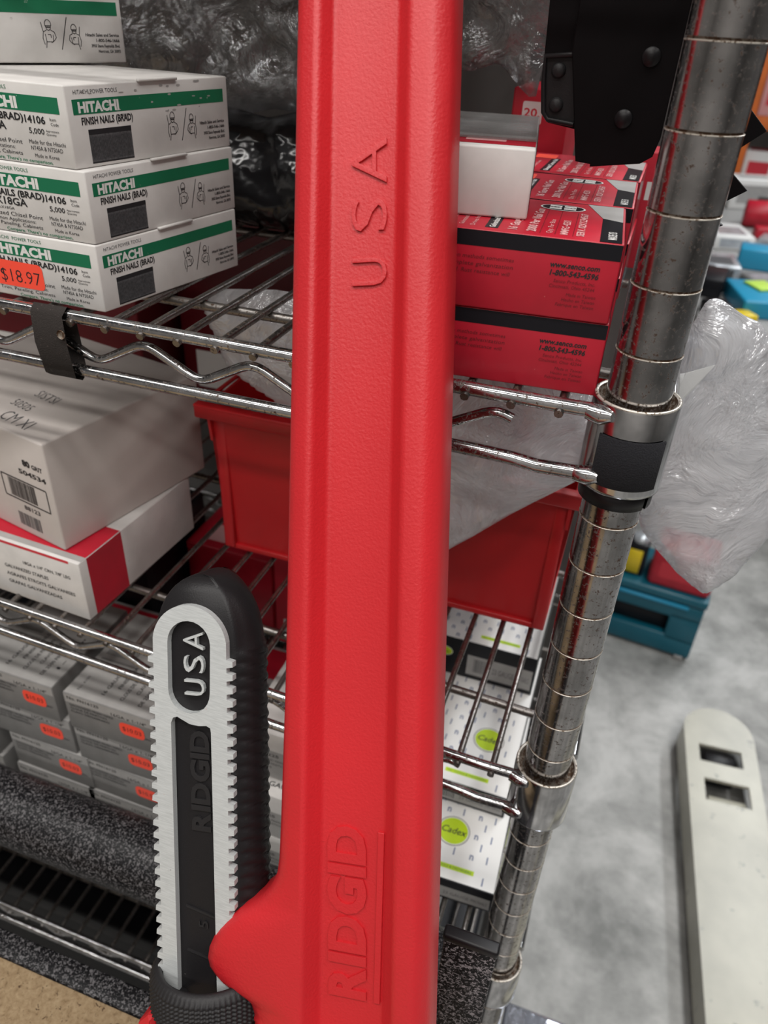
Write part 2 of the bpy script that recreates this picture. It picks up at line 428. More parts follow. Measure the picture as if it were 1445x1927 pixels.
def arc(p, q, c, n=5):
    out = []
    for i in range(n+1):
        t = i/n; a = Vector(p).lerp(Vector(c), t); b = Vector(c).lerp(Vector(q), t); out.append(a.lerp(b, t))
    return out
def zig(mb, a, b, zt, zb, phase, period, axis, fixed, r=2.3, mat='chrome_rod'):
    """snaking wire between the two edge rods"""
    pts = []; k0 = int(math.floor((a-phase)/(period/2)))-1; ks = []
    k = k0
    while phase+k*period/2 < b+period: ks.append(k); k += 1
    kn = [(phase+k*period/2, zt if k % 2 == 0 else zb) for k in ks]
    out = []
    for i in range(1, len(kn)-1):
        p0, p1, p2 = Vector(kn[i-1]), Vector(kn[i]), Vector(kn[i+1])
        d0 = (p0-p1).normalized()*7; d1 = (p2-p1).normalized()*7
        for j in range(5):
            t = j/4; out.append((p1+d0).lerp(p1, t).lerp(p1.lerp(p1+d1, t), t))
    out = [p for p in out if a <= p[0] <= b]
    P = [((p[0], fixed, p[1]) if axis == 'x' else (fixed, p[0], p[1])) for p in out]
    mb.tube(P, r, mat, 8)
def make_shelf(name, z, tilt=0.0, label=None, wires_mat='wire_dull', left=LX):
    """z: height of the front top rod at the right post; tilt: rise per mm towards the left"""
    sh = thing(name, (0, 0, z), label, None); sh.parent = rack; sh.location = Vector((0, 0, z-FZ))*S
    if 'category' in sh: del sh['category']
    Z = lambda x, dz: z+dz-x*tilt
    fr = MB()
    for y in (-12, DY+12):
        for dz, r in ((0, 3.0), (-27.5, 3.0)):
            sag = -4 if dz else 0
            P = [(LX+16, y, Z(LX, dz)), (-60, y, Z(-60, dz)), (-44, y, Z(-44, dz)+(sag*.1)), (-34, y, Z(-34, dz)-(1.6 if dz else 0)), (-14, y+1, Z(-14, dz)-(1.2 if dz else 0))]
            fr.tube(P, r, 'chrome_rod', 12)
        n = MB()
        pts_z = (Z(-450, -8.2), Z(-450, -24))
        zz = MB(); zig(zz, LX+24, -38, -8.6, -23.6, -53.5, 57.2, 'x', y+4.2)
        for i, v in enumerate(zz.v): zz.v[i] = Vector((v.x, v.y, v.z+z-v.x*tilt))
        fr.add(zz.v, zz.f, 'chrome_rod', True)
    for x in (13.5, LX-13.5):
        for dz in (0, -27.5): fr.tube([(x, 14, Z(x, dz)), (x, DY-14, Z(x, dz))], 3.0, 'chrome_clean', 12)
        zz = MB(); zig(zz, 24, DY-24, -8.6, -23.6, 40, 57.2, 'y', x*1.0-(4.2 if x > 0 else -4.2), mat='chrome_clean')
        for i, v in enumerate(zz.v): zz.v[i] = Vector((v.x, v.y, v.z+z-v.x*tilt))
        fr.add(zz.v, zz.f, 'chrome_clean', True)
    child(fr, 'edge_truss', sh)
    wr = MB(); k = 0; x = -28.4
    while x > LX+20:
        if x > left-60: wr.tube([(x, -15.5, Z(x, -2.6)), (x, -9, Z(x, -1.0)), (x, 12, Z(x, -.6)), (x, DY+14, Z(x, -.6))], 1.9, wires_mat, 8)
        x -= 19.35
    for y in (41, 190, 340, 420): wr.tube([(-16 if y > 60 else -4, y, Z(0, -4.6)), (LX, y, Z(LX, -4.6))], 2.7, wires_mat, 8)
    child(wr, 'wire_deck', sh)
    for px in (0, LX):
        for py in (0, DY):
            c = MB(); zz = Z(px, 0); T, B = 4.5, -34.5
            c.lathe([(15.6, zz+B), (17.3, zz+B+.5), (17.5, zz+B+2), (17.2, zz+T-1.2), (16.7, zz+T)], 'chrome_clean', 40, (px, py, 0))
            c.lathe([(16.9, zz+T-.3), (17.0, zz+T+.3), (16.2, zz+T+.6), (15.5, zz+T)], 'groove_line', 40, (px, py, 0))
            c.lathe([(15.5, zz+T), (15.2, zz+T-3), (12.8, zz+T-4.5)], 'rust_rim', 40, (px, py, 0))
            if px == 0:
                for dz in (0, -27.5):      # weld beads where the rods meet the collar
                    for rr in range(1):
                        c.tube([(-17.5, py-(12 if py == 0 else -12), Z(-17, dz)-(1.2 if dz else 0)), (-11.5, py-(13.4 if py == 0 else -13.4), Z(-12, dz)-.5), (-7.5, py-(15.4 if py == 0 else -15.4), Z(-8, dz)+.5)], [3.6, 4.2, 2.2], 'chrome_rod', 10)
            child(c, 'corner_collar', sh)
            if py == 0 and px == 0 or True:
                s_ = MB(); s_.lathe([(13.0, zz-33), (15.9, zz-33.5), (15.5, zz-41.5), (12.9, zz-42)], 'black_plastic', 36, (px, py, 0), a0=math.radians(-30), a1=math.radians(322))
                if z > -200: child(s_, 'split_sleeve', sh, 'black plastic sleeve under the collar')
    return sh
make_shelf('wire_shelf', 91, 0, 'chrome wire shelf, the topmost')
make_shelf('wire_shelf', -126, 0, 'chrome wire shelf carrying the nail boxes')
make_shelf('wire_shelf', -351, .040, 'chrome wire shelf carrying the red bins')
make_shelf('wire_shelf', -565, 0, 'chrome wire shelf carrying the green badge boxes')
make_shelf('wire_shelf', -777, -.00, 'dark lowest wire shelf')

# hook and loop straps on the rack
st = MB()
for a0, a1 in ((-128, -38),):
    prof = [(17.8, -133.5), (18.3, -134), (18.3, -155.5), (17.8, -156)]
    st.lathe(prof, 'velcro', 20, (0, 0, 0), a0=math.radians(a0), a1=math.radians(a1))
o = st.obj('hook_and_loop_strap', origin=(0, -18, -145)); tag(o, 'black fuzzy strap patch stuck around the metal collar of the corner post', 'strap')
st = MB()
loop = [(-17, -125), (-13, -121.6), (-8.4, -124), (-7.6, -140), (-8.2, -156), (-13, -158.6), (-17, -156), (-17.6, -140)]
vs = []; fs = []; n = len(loop)
for i, x in enumerate((-281, -272, -262.5)):
    for y, z in loop: vs.append((x+(1.5 if z < -150 else 0), y+.3*math.sin(i*2+z), z))
for i in range(2):
    for k in range(n): fs.append((i*n+k, (i+1)*n+k, (i+1)*n+(k+1) % n, i*n+(k+1) % n))
st.add(vs, fs, 'velcro_brown', True)
st.lathe([(0.1, 0), (1.6, 0), (2.2, .6), (2.2, 1.2)], 'rust_rim', 14, (-264, -17.6, -133.5), (Vector((1, 0, 0)), Vector((0, 0, 1)), Vector((0, -1, 0))))
o = st.obj('hook_and_loop_strap', origin=(-272, -13, -140)); tag(o, 'dark brown fuzzy strap wrapped around the shelf edge under the green banded boxes', 'strap')
# torn paper flap tucked in behind the collar
fl = MB()
A, Bq, Cc, D = Vector((14, 34, -142)), Vector((18, 40, -124)), Vector((29, 42, -119)), Vector((22, 38, -131))
fl.add([A, Bq, Cc, D, A+Vector((.6, -.5, 0)), Bq+Vector((.4, -.5, 0)), Cc+Vector((.2, -.5, 0)), D+Vector((.4, -.5, 0)), Vector((15.5, 39, -124.5))], [(0, 8, 1, 2, 3), (4, 7, 6, 5), (0, 3, 7, 4), (3, 2, 6, 7), (2, 1, 5, 6), (1, 0, 4, 5)], 'paper_film')
o = fl.obj('paper_flap', origin=(20, 38, -135)); tag(o, 'small torn translucent paper flap poking out behind the post collar', 'paper')

# ------------------------------------------------------------------ pipe wrench
O = Vector((-81.99, -87.23, -162.30)); U = Vector((.98241, .09824, .15881)).normalized(); V = Vector((-.18555, .41764, .88947)).normalized(); N = U.cross(V).normalized(); U = V.cross(N).normalized()
WX = lambda p: O+U*p[0]+V*p[1]+N*p[2]
wrench = thing('pipe_wrench', tuple(WX((-8, -345, -15))), 'large red pipe wrench standing upright in front of the shelving', 'wrench')
def interp(tab, v):
    tab = sorted(tab)
    if v <= tab[0][0]: return tab[0][1]
    for (a, x), (b, y) in zip(tab, tab[1:]):
        if v <= b: return x+(y-x)*(v-a)/(b-a)
    return tab[-1][1]
LEFT = [(250, -26), (191.9, -27.4), (83.9, -30.8), (-52.1, -35.2), (-110, -37.9), (-128, -38.9), (-134.2, -39.8), (-138, -41.2), (-142, -43.4), (-146.6, -47), (-150, -50.6), (-153, -54.8), (-156, -58.8), (-160, -62.8), (-164, -66.2), (-168, -69), (-173, -71.2), (-178, -72), (-182, -71.2), (-185.6, -68.6), (-188.5, -63.5), (-191, -57.5), (-194, -53), (-199.5, -51), (-204, -52), (-206, -100)]
def lerpu(a, b): return lambda v: a+(b-a)*(191-v)/378.
lrim, webl, webr, rin, rout, gout = lerpu(-16.3, -26.7), lerpu(-13.9, -21.9), lerpu(9.9, 4.2), lerpu(14.9, 10.1), lerpu(22.8, 18.0), lerpu(29.2, 23.8)
vs = []; rows = []; T = 27
vv = [250-4*i for i in range(91)]; vv = [v for v in vv if v > -110]+[-110-1.0*i for i in range(95)]
for v in vv:
    l = interp(LEFT, v) if v > -203 else -51
    k = max(0, min(1, (v+198)/10))                    # web fades out below
    a, b, c, d, e, g = lrim(v), webl(v), webr(v), rin(v), rout(v), gout(v)
    dd = 7.6
    sp = min(1, (l+36)/-6) if l < -36 else 0
    rr = 1+sp*1.2
    k8 = min(8*rr, (a-2.6-l)*.92); rr = k8/8
    row = [(l+5, -T), (l+1.5, -T+2), (l, -T+5), (l, -9*rr**.3), (l+.6, -5.5), (l+2.2*rr, -2.6), (l+4.8*rr, -1.0), (l+8*rr, -.2), ((l+8*rr+a-2.2)/2, 0), (a-2.2, 0), (a-1.2, -.25), (a-.3, -1.0), (a+.2, -1.9), (b-.9, -dd+1.4), (b-.3, -dd+.5), (b+.6, -dd+.1), (b+1.6, -dd), ((b+c)/2, -dd), (c-1.2, -dd), (c-.3, -dd+.2), (c+.5, -dd+.8), (d-1.2, -1.6), (d-.4, -.7), (d+.6, -.15), (d+1.6, 0), (e-1.8, 0), (e-.2, -.25), (e+1.6, -1.3), (g-1.2, -4.5), (g-.2, -8), (g, -12), (g, -T+5), (g-1.5, -T+2), (g-5, -T), (g-11, -T), (g-14, -T+5), ((l+g)/2, -T+5), (a+3, -T+5), (a, -T)]
    if v > 240:
        q = (v-240)/10; c0 = (l+g)/2; row = [(c0+(x-c0)*math.sqrt(max(.02, 1-q*q*.9)), y) for x, y in row]
    rows.append([(x, v, y) for x, y in row])
n = len(rows[0]); P = [WX(p) for r_ in rows for p in r_]; F = []
for i in range(len(rows)-1):
    for k in range(n): F.append((i*n+k, (i+1)*n+k, (i+1)*n+(k+1) % n, i*n+(k+1) % n))
hd = MB(); hd.add(P, F, 'enamel_red', True)
hd.add([WX(p) for p in rows[0]], [tuple(range(n))], 'enamel_red')
# hanging loop boss at the handle end
hd.lathe([(8, -T-1), (9, -T+1), (9, -2), (8, 0), (5, .3), (4.6, -T)], 'enamel_red', 24, WX((2, 236, 0)), (U, V, N))
def wtext(mb, s_, u0, v0, h, wd, n0, mat, bold, ext, bev, res=3):
    """raised lettering that reads up the wrench; u0: baseline, v0: start"""
    vs, fs, tw = text_geo(s_, bold, ext, bev, res); k = h/.73; kx = wd/tw
    P = []
    for x, y, z in vs: P.append(WX((u0-y*k, v0+x*kx, n0+z)))
    mb.add(P, fs, mat, False)
for ch, a, b in (('U', 95.6, 105.2), ('S', 114.6, 125.6), ('A', 130.8, 145.8)):
    wtext(hd, ch, 5.4, a, 13.9, b-a, -7.35, 'enamel_red', -.040, .75, .034)
xx = -184.5
for ch, wd in (('R', 13.6), ('I', 4.2), ('D', 15.4), ('G', 15.6), ('I', 4.2), ('D', 15.4)):
    wtext(hd, ch, -3.2, xx, 15.2, wd, -7.4, 'enamel_red', .012, .70, .030); xx += wd+.95
for p, q in (((.2, -184, 0), (3.6, -112, 0)),):
    vs_ = [(1.0, -184.5), (3.2, -184.5), (5.0, -112), (2.8, -112)]
    hd.prism([(a-(.2 if i in (0, 3) else -.2), b) for i, (a, b) in enumerate(vs_)], -8, -6.5, 'enamel_red', .25, WX)
child(hd, 'handle', wrench)
# housing below the nut, and the heel jaw (below the frame)
hs = MB()
hs.prism([(-104, -212), (-99, -207), (-95, -206), (-95, -212), (-50, -212), (-50, -206), (22, -206), (26, -250), (20, -272), (-20, -286), (-40, -288), (-46, -256), (-98, -250), (-104, -244)], -31, 0, 'enamel_red', 3.5, WX, False)
child(hs, 'housing', wrench)
hj = MB()
tl = [(-40, -288), (20, -272), (24, -296), (18, -314), (-2, -314)]+[(-2-6*i, -314+(3 if i % 2 else 0)) for i in range(1, 6)]
hj.prism(tl, -27, -4, 'ground_steel', 1, WX)
child(hj, 'heel_jaw', wrench, 'toothed steel heel jaw')
# hook jaw: body with threads, ground face, slots and lettering
hook = MB()
vc = -43.0
def body_row(v, dv=0):
    top = -15.5
    if v > vc: t = (v-vc)/(top-vc); w_ = math.sqrt(max(0.0, 1-t*t)); drop = 7*(1-w_)**1.5
    else: t = 0; w_ = 1; drop = 0
    cl, cr = -95.0+(0 if v > -50 else (v+50)*0.0), -57.5
    cu = -75.2; L = cu+(cl+ .6-cu)*w_; Rr = cu+(cr-cu)*w_
    ph = lambda nn, s_: (0 if v > -45 else 1.7*abs(math.sin(PI*(v-(nn+20)*.50*s_)/5.45))**.8)
    fl = [(L+2.2*w_, -8.6-drop), (L+.7*w_, -9.4-drop), (L, -11-drop)]
    pts = [(x, y) for x, y in fl]
    for nn, x in ((-13, -.5), (-18, -1.2), (-24, -.6)): pts.append((L+(x-ph(nn, -1)+.6)*w_, nn-drop*.6))
    pts += [(L+3*w_, -30-drop*.2), (cu, -31), (Rr-1*w_, -31)]
    for nn, x in ((-29.5, 2.4), (-27, 5.0), (-24, 6.6), (-21, 7.2), (-18, 6.8), (-15, 5.6), (-12.5, 3.8), (-10.8, 1.8)): pts.append((Rr+(x+ph(nn, 1)-.9)*w_, nn-drop*.5))
    pts += [(Rr+.2*w_, -9.4-drop), (Rr-1.4*w_, -8.6-drop)]
    return [(x, v, y) for x, y in pts]
vv = [-15.55, -16, -16.8, -18, -20, -22.5, -25.5, -29, -33, -38, -43]+[-45-.62*i for i in range(260)]+[-264]
rows = [body_row(v) for v in vv]; n = len(rows[0]); F = []
for i in range(len(rows)-1):
    for k in range(n): F.append((i*n+k, (i+1)*n+k, (i+1)*n+(k+1) % n, i*n+(k+1) % n))
hook.add([WX(p) for r_ in rows for p in r_], F, 'cast_black', True)
hook.add([WX(p) for p in rows[0]], [tuple(range(n))], 'cast_black')
# hook head that bends round under the heel jaw (below the frame)
hook.prism([(-95, -262), (-58, -262), (-54, -296), (-40, -316), (-2, -319), (18, -318), (20, -338), (-8, -345), (-50, -341), (-80, -332), (-95, -305)], -29, -7, 'cast_black', 2.5, WX)
hookp = child(hook, 'hook_jaw', wrench, 'black hook jaw with threaded edge')
fa = MB(); lp = []
v = -50.0
lft = []; k = 0
pitch = 5.47
while v-k*pitch > -187:
    q = v-k*pitch; lft += [(-92.9, q+1.5), (-95.3, q+1.0), (-95.5, q-1.2), (-92.9, q-1.7)]; k += 1
rgt = []; k = 0
while -49.5-k*pitch > -187:
    q = -49.5-k*pitch; rgt += [(-60.0-.010*(-49-q), q+1.6), (-57.3-.012*(-49-q), q+1.0), (-57.3-.012*(-49-q), q-1.2), (-60.0-.010*(-49-q), q-1.7)]; k += 1
top = []
for i in range(25):
    a = math.radians(8+164*i/24); top.append((-76.4+16.6*math.cos(a), -43.3+16.8*math.sin(a)))
outer = list(reversed([(x, y) for x, y in rgt])) + top + lft + [(-92.5, -262), (-61.5, -262)]
outer = [(-61.5, -262)]+[p for p in reversed(rgt)]+top+lft+[(-92.5, -262)]
cap = []
for i in range(13): a = math.radians(180*i/12); cap.append((-76.6+9.6*math.cos(a), -42.6+9.6*math.sin(a)))
for i in range(13): a = math.radians(180+180*i/12); cap.append((-77.0+9.4*math.cos(a), -62.3+9.4*math.sin(a)))
rec = [(-67.6, -250), (-67.5, -79)]+[(-67.8, -77), (-69.5, -76.2), (-73, -76.6), (-77, -76.2), (-80.5, -74.6), (-82.6, -73.6), (-84.6, -74.2), (-85.6, -76.5)]+[(-86.2, -250)]
vs, fs = curve2d([outer, cap, rec], 1.6, 0.0)
fa.add([WX((x, y, z-6.9)) for x, y, z in vs], fs, 'ground_steel')
fp = child(fa, 'ground_face', hookp, 'bright toothed steel face')
lt = MB()
for ch, a, b in (('U', -64.2, -57.8), ('S', -54.6, -47.6), ('A', -45.0, -37.6)):
    wtext(lt, ch, -70.6, a, 9.6, b-a, -7.2, 'ground_steel', -.028, 1.0, .022)
child(lt, 'raised_lettering', hookp, 'pale raised letters in the oval slot')
l2 = MB(); xx = -123.4
for ch, wd in (('R', 8.4), ('I', 2.2), ('D', 9.2), ('G', 9.3), ('I', 2.2), ('D', 9.2)):
    wtext(l2, ch, -70.2, xx, 8.6, wd, -8.3, 'cast_dark', .01, .55, .028); xx += wd+.62
for q in (-160, -166, -182):
    pass
l3 = MB(); l3.prism([(-82.5, -157.8), (-68.2, -161.2), (-68.2, -162.1), (-82.5, -158.7)], -8.6, -7.9, 'cast_dark', 0, WX)
child(l3, 'scale_mark', hookp)
l3 = MB(); l3.prism([(-82.5, -177.8), (-68.2, -181.2), (-68.2, -182.1), (-82.5, -178.7)], -8.6, -7.9, 'cast_dark', 0, WX); child(l3, 'scale_mark', hookp)
l5 = MB(); wtext(l5, '5', -72.4, -167.2, 4.6, 3.4, -8.2, 'cast_dark', 0, .3, .0); child(l5, 'raised_numeral', hookp)
child(l2, 'raised_lettering', hookp, 'dark raised letters in the long slot')
nut = MB()
def knurl(q, h, r): return (.75*math.sin(36*q+h*1.7)*math.sin(36*q-h*1.7)) if r > 25.2 else 0
prof = [(21.5, -204), (26.2, -204)]+[(26.4, -204+.4*i) for i in range(1, 34)]+[(26.0, -190), (25.0, -188.2), (23.6, -186.6), (22.2, -186.6), (21.4, -188), (20.8, -192), (20.6, -203)]
nut.lathe(prof, 'cast_dark', 288, O+U*-75.5+N*-17, (U, N*-1, V), mod=knurl)
nut.lathe([(20.9, -196), (12, -197)], 'cast_black', 60, O+U*-75.5+N*-17, (U, N*-1, V))
child(nut, 'adjusting_nut', wrench, 'dark knurled adjusting nut')

# ------------------------------------------------------------------ cardboard boxes
def card_xf(skew): return lambda p: Vector((p.x+p.y*skew, p.y, p.z))
def skewface(mb, kind, W, D, H, sk):
    s_ = Vector((sk, 1, 0))
    if kind == 'front': return mb.face((-W, 0, 0), (1, 0, 0), (0, 0, 1))
    if kind == 'right': return mb.face((0, 0, 0), s_, (0, 0, 1))
    if kind == 'top': return mb.face((-W, 0, H), (1, 0, 0), (0, 1, 0))
def worker(f, x, y, k, mat, flip=1):
    L = lambda pts, w=.32: f.line([(x+flip*a*k, y+b*k) for a, b in pts], w, mat)
    L([(-1.4, 8.2), (-1.3, 9.6), (-.5, 10.6), (.6, 10.6), (1.4, 9.6), (1.5, 8.2), (-1.4, 8.2)]); L([(-1.2, 8.2), (-.9, 6.8), (0, 6.2), (1, 6.8), (1.2, 8.2)])
    L([(-1, 7.6), (1.1, 7.6)], .5); L([(-1, 6.4), (-2.6, 5.6), (-3.2, 3), (-2.6, .4)]); L([(1, 6.4), (2.6, 5.6), (3.2, 3.4), (2.2, 2.2)]); L([(-1.8, 4.8), (-1.6, 1.6), (1.6, 1.6), (1.9, 4.6)])
    L([(-1.6, 1.6), (-2.2, -1)]); L([(-3.2, 9.6), (-2.6, 5.8)]); L([(-.6, 4.6), (.8, 4.6), (.8, 3.2)]); L([(2.2, 2.2), (.6, 1.2)])
def finish_nail_box(skew, H, scuffed):
    """white box with a green band; origin at its front right bottom corner"""
    W, D = 112, 100; mb = MB(); mb.box((-W, 0, 0), (0, D, H), 'white_card', .7, 2, card_xf(skew))
    f = skewface(mb, 'front', W, D, H, skew); X = lambda d: W-d; q = H/31.
    def T(s_, d, z, h, w, al='r', mat='print_black', b=0, **k): f.text(s_, X(d), z*q, h, mat, w, bold=b, align=al, **k)
    T('POWER TOOLS', 31, 27.8, 1.6, 17, mat='print_green'); T('HITACHI', 50, 27.8, 1.6, 11, mat='print_green')
    f.rect(2, 20.3*q, X(4), 26.3*q, 'print_green'); T('HITACHI', 26.5, 21.2, 4.4, 30, mat='print_white', b=.05)
    T('FINISH NAILS (BRAD)', 24.5, 16.6, 2.9, 44, b=.03); T('14106', 12.5, 16.2, 3.0, 11.2, b=.025)
    T('Item', 6.5, 17.6, 1.3, 3.4); T('Code', 5.5, 15.8, 1.3, 4.2)
    T('1-1/4"X18GA', 35, 12.6, 3.4, 32, b=.02); T('5,000', 14, 12.2, 2.3, 8.4, b=.01); T('Approximate', 6, 13.3, .9, 7); T('Quantity', 7.6, 12.0, .9, 5.4)
    T('32mmX18GA', 43, 10.4, 1.3, 14)
    T('Galvanized Chisel Point', 27.5, 7.6, 1.9, 36); T('Common Applications:', 32, 5.4, 1.7, 28); T('Trim, Paneling, Cabinets', 28.5, 3.2, 1.7, 33)
    T('Made for the Hitachi', 3.5, 8.2, 1.8, 20); T('NT45A & NT50AD', 5.5, 5.8, 1.8, 17.5); T('Made in Korea', 8.2, 3.0, 1.6, 13.4)
    T("Compare. There's no comparison.", 12, .8, 1.5, 38, mat='print_green', b=.01)
    g = skewface(mb, 'right', W, D, H, skew)
    def G(s_, x, z, h, w, al='l', mat='print_black', b=0, **k): g.text(s_, x, z*q, h, mat, w, bold=b, align=al, **k)
    G('HITACHI POWER TOOLS', 4.5, 27.6, 1.7, 24, mat='print_grey'); g.rect(3.2, 20.2*q, D-2.4, 25.8*q, 'print_green')
    G('HITACHI', 6, 21.0, 4.0, 22.5, mat='print_white', b=.05); G('FINISH NAILS (BRAD)', 6.8, 16.4, 2.9, 29, b=.03)
    g.rect(9.6, 1.4*q, 34, 14.4*q, 'print_grey'); g.rect(9.6, 12.4*q, 34, 14.4*q, 'print_black', .13); g.rect(9.6, 1.4*q, 34, 2.0*q, 'print_black', .13)
    for i in range(43): g.rect(9.9+.55*i, 2.6*q, 10.1+.55*i, 11.6*q, 'print_black', .13)
    worker(g, 60.5, 7.2*q, 1.06, 'print_black'); g.line([(66, 5.6*q), (70.5, 19.0*q)], .4, 'print_black'); worker(g, 73.5, 6.6*q, .96, 'print_black', -1)
    for i, t in enumerate(('Hitachi Sales and Service', '1-800-546-1666', '3950 Steve Reynolds Blvd.', 'Norcross, GA 30093')): G(t, D-2.8, (11.4-2.3*i), 1.45, (18, 12.6, 15.5, 12)[i], 'r', b=.02)
    mb.box((-.4, 40, H-.2), (1.6, 64, H+1.0), 'white_card', .3, 1, card_xf(skew))    # tuck flap
    if scuffed:
        rd = random.Random(3)
        for i in range(26):
            x = rd.uniform(6, 90); y = rd.uniform(18, 30)*q; g.ell(x, y, rd.uniform(.3, 1.6), rd.uniform(.2, .5), 'pale_card', .13)
    return mb
hit_specs = [  # corner x, y, z, yaw, skew, height, label
    (-247.5, -4.5, -124.6, -1.5, .150, 31.2, 'white nail box with green bands, bottommost of its stack, orange price sticker', False),
    (-247.8, -3.5, -93.2, -1.5, .150, 31.0, 'white nail box with green bands, second from the bottom, no sticker', False),
    (-252.5, -2.5, -62.0, -3.0, .160, 32.5, 'white nail box with scuffed green bands, second from the top', True)]
for x, y, z, a, sk, H, lab, sc in hit_specs:
    o = finish_nail_box(sk, H, sc).obj('nail_box'); o.location = Vector((x, y, z))*S; o.rotation_euler.z = math.radians(a)
    tag(o, lab, 'box', 'green banded nail boxes')
    if z < -120:
        sm = MB(); f = sm.face((-112, 0, 0), (1, 0, 0), (0, 0, 1))
        f.rrect(40, 5.2, 78.5, 17.6, 2.6, 'sticker_orange', .25); f.text('$18.97', 76.5, 7.4, 6.6, 'print_black', 24, bold=-.01, align='r', lift=.3)
        s_ = sm.obj('price_sticker', o); s_['label'] = 'orange price sticker'
o = finish_nail_box(0.0, 33.0, False).obj('nail_box'); o.rotation_euler.z = math.radians(-32); o.location = Vector((-353, 26, -28.4))*S
tag(o, 'white nail box with green bands, topmost of its stack and pushed back', 'box', 'green banded nail boxes')

# carton and staple box on the middle shelf
mb = MB(); W, D, H = 200, 118, 46; mb.box((-W, 0, 0), (0, D, H), 'white_card', .8)
f = mb.face((-W, 0, 0), (1, 0, 0), (0, 0, 1)); g = mb.face((0, 0, 0), (0, 1, 0), (0, 0, 1)); t = mb.face((-W, 0, H), (1, 0, 0), (0, 1, 0))
f.text('18GA x 1/4" CRN, 7/8" LEG', W-9, 31, 2.6, 'print_black', 38, bold=.015, align='r')
f.text('GALVANIZED STAPLES', W-28, 24, 2.8, 'print_black', 36, bold=.015, align='r')
f.text('AGRAFES ETROITS GALVANISES', W-8, 17.5, 2.8, 'print_black', 56, bold=.015, align='r')
f.text('GRAPAS GALVANIZADAS', W-20, 11, 2.8, 'print_black', 44, bold=.015, align='r')
f.rect(0, H-2.4, W-8, H-.3, 'print_red')
g.rect(7, .5, 40, H-.4, 'red_card'); t.rect(0, 2.4, W-.2, 7, 'pale_card'); t.rect(0, 7, W-.3, 40, 'red_card')
t.text('PREMIUM', W-34, 22, 7, 'print_white', 30, bold=.02, rot=70)
o = mb.obj('staple_box'); o.location = Vector((-298.5, -4, -337.6))*S; o.rotation_euler.z = math.radians(-3)
tag(o, 'flat white staple box with red band, under the big white carton', 'box')
mb = MB(); W, D, H = 150, 128, 76; mb.box((-W, 0, 0), (0, D, H), 'carton_card', 1.4, 3)
f = mb.face((-W, 0, 0), (1, 0, 0), (0, 0, 1)); t = mb.face((-W, 0, H), (1, 0, 0), (0, 1, 0))
f.text('80', W-16, 55, 4.2, 'print_black', 7, bold=.06, align='r'); f.text('GRIT', W-5, 55, 3.2, 'print_black', 9.6, bold=.03, align='r'); f.text('504534', W-3.5, 48, 3.4, 'print_black', 25, bold=.035, align='r')
f.line([(W-48, 26), (W-6, 26), (W-6, 42), (W-48, 42), (W-48, 26)], 1.0, 'print_black'); f.bars(W-42, 27.5, W-17, 41, 'print_black', seed=4); f.text('88123', W-17, 20, 3.3, 'print_black', 15, bold=.02, align='r')
f.bars(W-40, 6, W-19, 16, 'print_grey', seed=9)
for s_, x, y, h_ in (('SISTSI', 92, 40, 9), ('50505', 90, 24, 8), ('CM XI', 100, 8, 11)): t.text(s_, x, y, h_, 'print_grey', None, bold=-.01, rot=-4, shear=-.2, xs=.7)
o = mb.obj('carton'); o.location = Vector((-314, 4, -291.4))*S; o.rotation_euler.z = math.radians(-12)
tag(o, 'big plain white carton with grit print, lying on the staple box', 'box')

# small grey nail boxes on the third shelf
def small_nail_box():
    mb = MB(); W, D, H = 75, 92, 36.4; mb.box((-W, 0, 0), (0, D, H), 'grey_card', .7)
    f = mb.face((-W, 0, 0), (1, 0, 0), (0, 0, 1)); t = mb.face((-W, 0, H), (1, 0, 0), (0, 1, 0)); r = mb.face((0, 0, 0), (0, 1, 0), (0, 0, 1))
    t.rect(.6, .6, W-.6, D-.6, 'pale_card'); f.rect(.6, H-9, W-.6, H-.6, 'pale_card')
    f.text('No. FN16125', 3, H-5.4, 2.9, 'print_black', 27, bold=.02); f.text('16GA x 1-1/4"', W-6, H-8.4, 3.2, 'print_black', 29, bold=.015, align='r')
    for i, (s_, w_) in enumerate((('GALVANIZED FINISH NAILS', 37), ('CLOUS DE FINITION', 31), ('CLAVO DESGARRADO', 33))): f.text(s_, 4, H-12-3.3*i, 2.2, 'print_black', w_, bold=.01)
    f.text('CARD', W-4, H-23, 2.2, 'print_black', 9, align='r')
    t.rect(5, 44, 30, 56, 'grey_card', .14); t.rect(5, 38, 34, 40, 'grey_card', .14)
    for i in range(6): t.text(('16 GAUGE', 'FINISH NAILS', 'CLOUS DE FINITION', 'CLAVO PARA', 'DE 2500 FINISH', '1-1/4"')[i], 30+7.6*i, 8+(i % 2)*9, 3, 'print_black', 24+5*(i % 3), bold=.02, rot=90)
    t.text('No. 6100', 10, 6, 2.4, 'print_black', 14, rot=90)
    o = mb.obj('small_nail_box')
    sm = MB(); q = sm.face((-W, 0, 0), (1, 0, 0), (0, 0, 1)); q.rrect(45.5, 12, 66, 24.5, 4, 'sticker_orange', .25); q.text('$10.03', 55.7, 16.2, 4.6, 'print_black', 15.5, align='c', lift=.3, bold=.0)
    s_ = sm.obj('price_sticker', o); s_['label'] = 'orange price sticker'
    return o
pos = ['bottommost', 'third from the top', 'second from the top', 'topmost']
proto = None
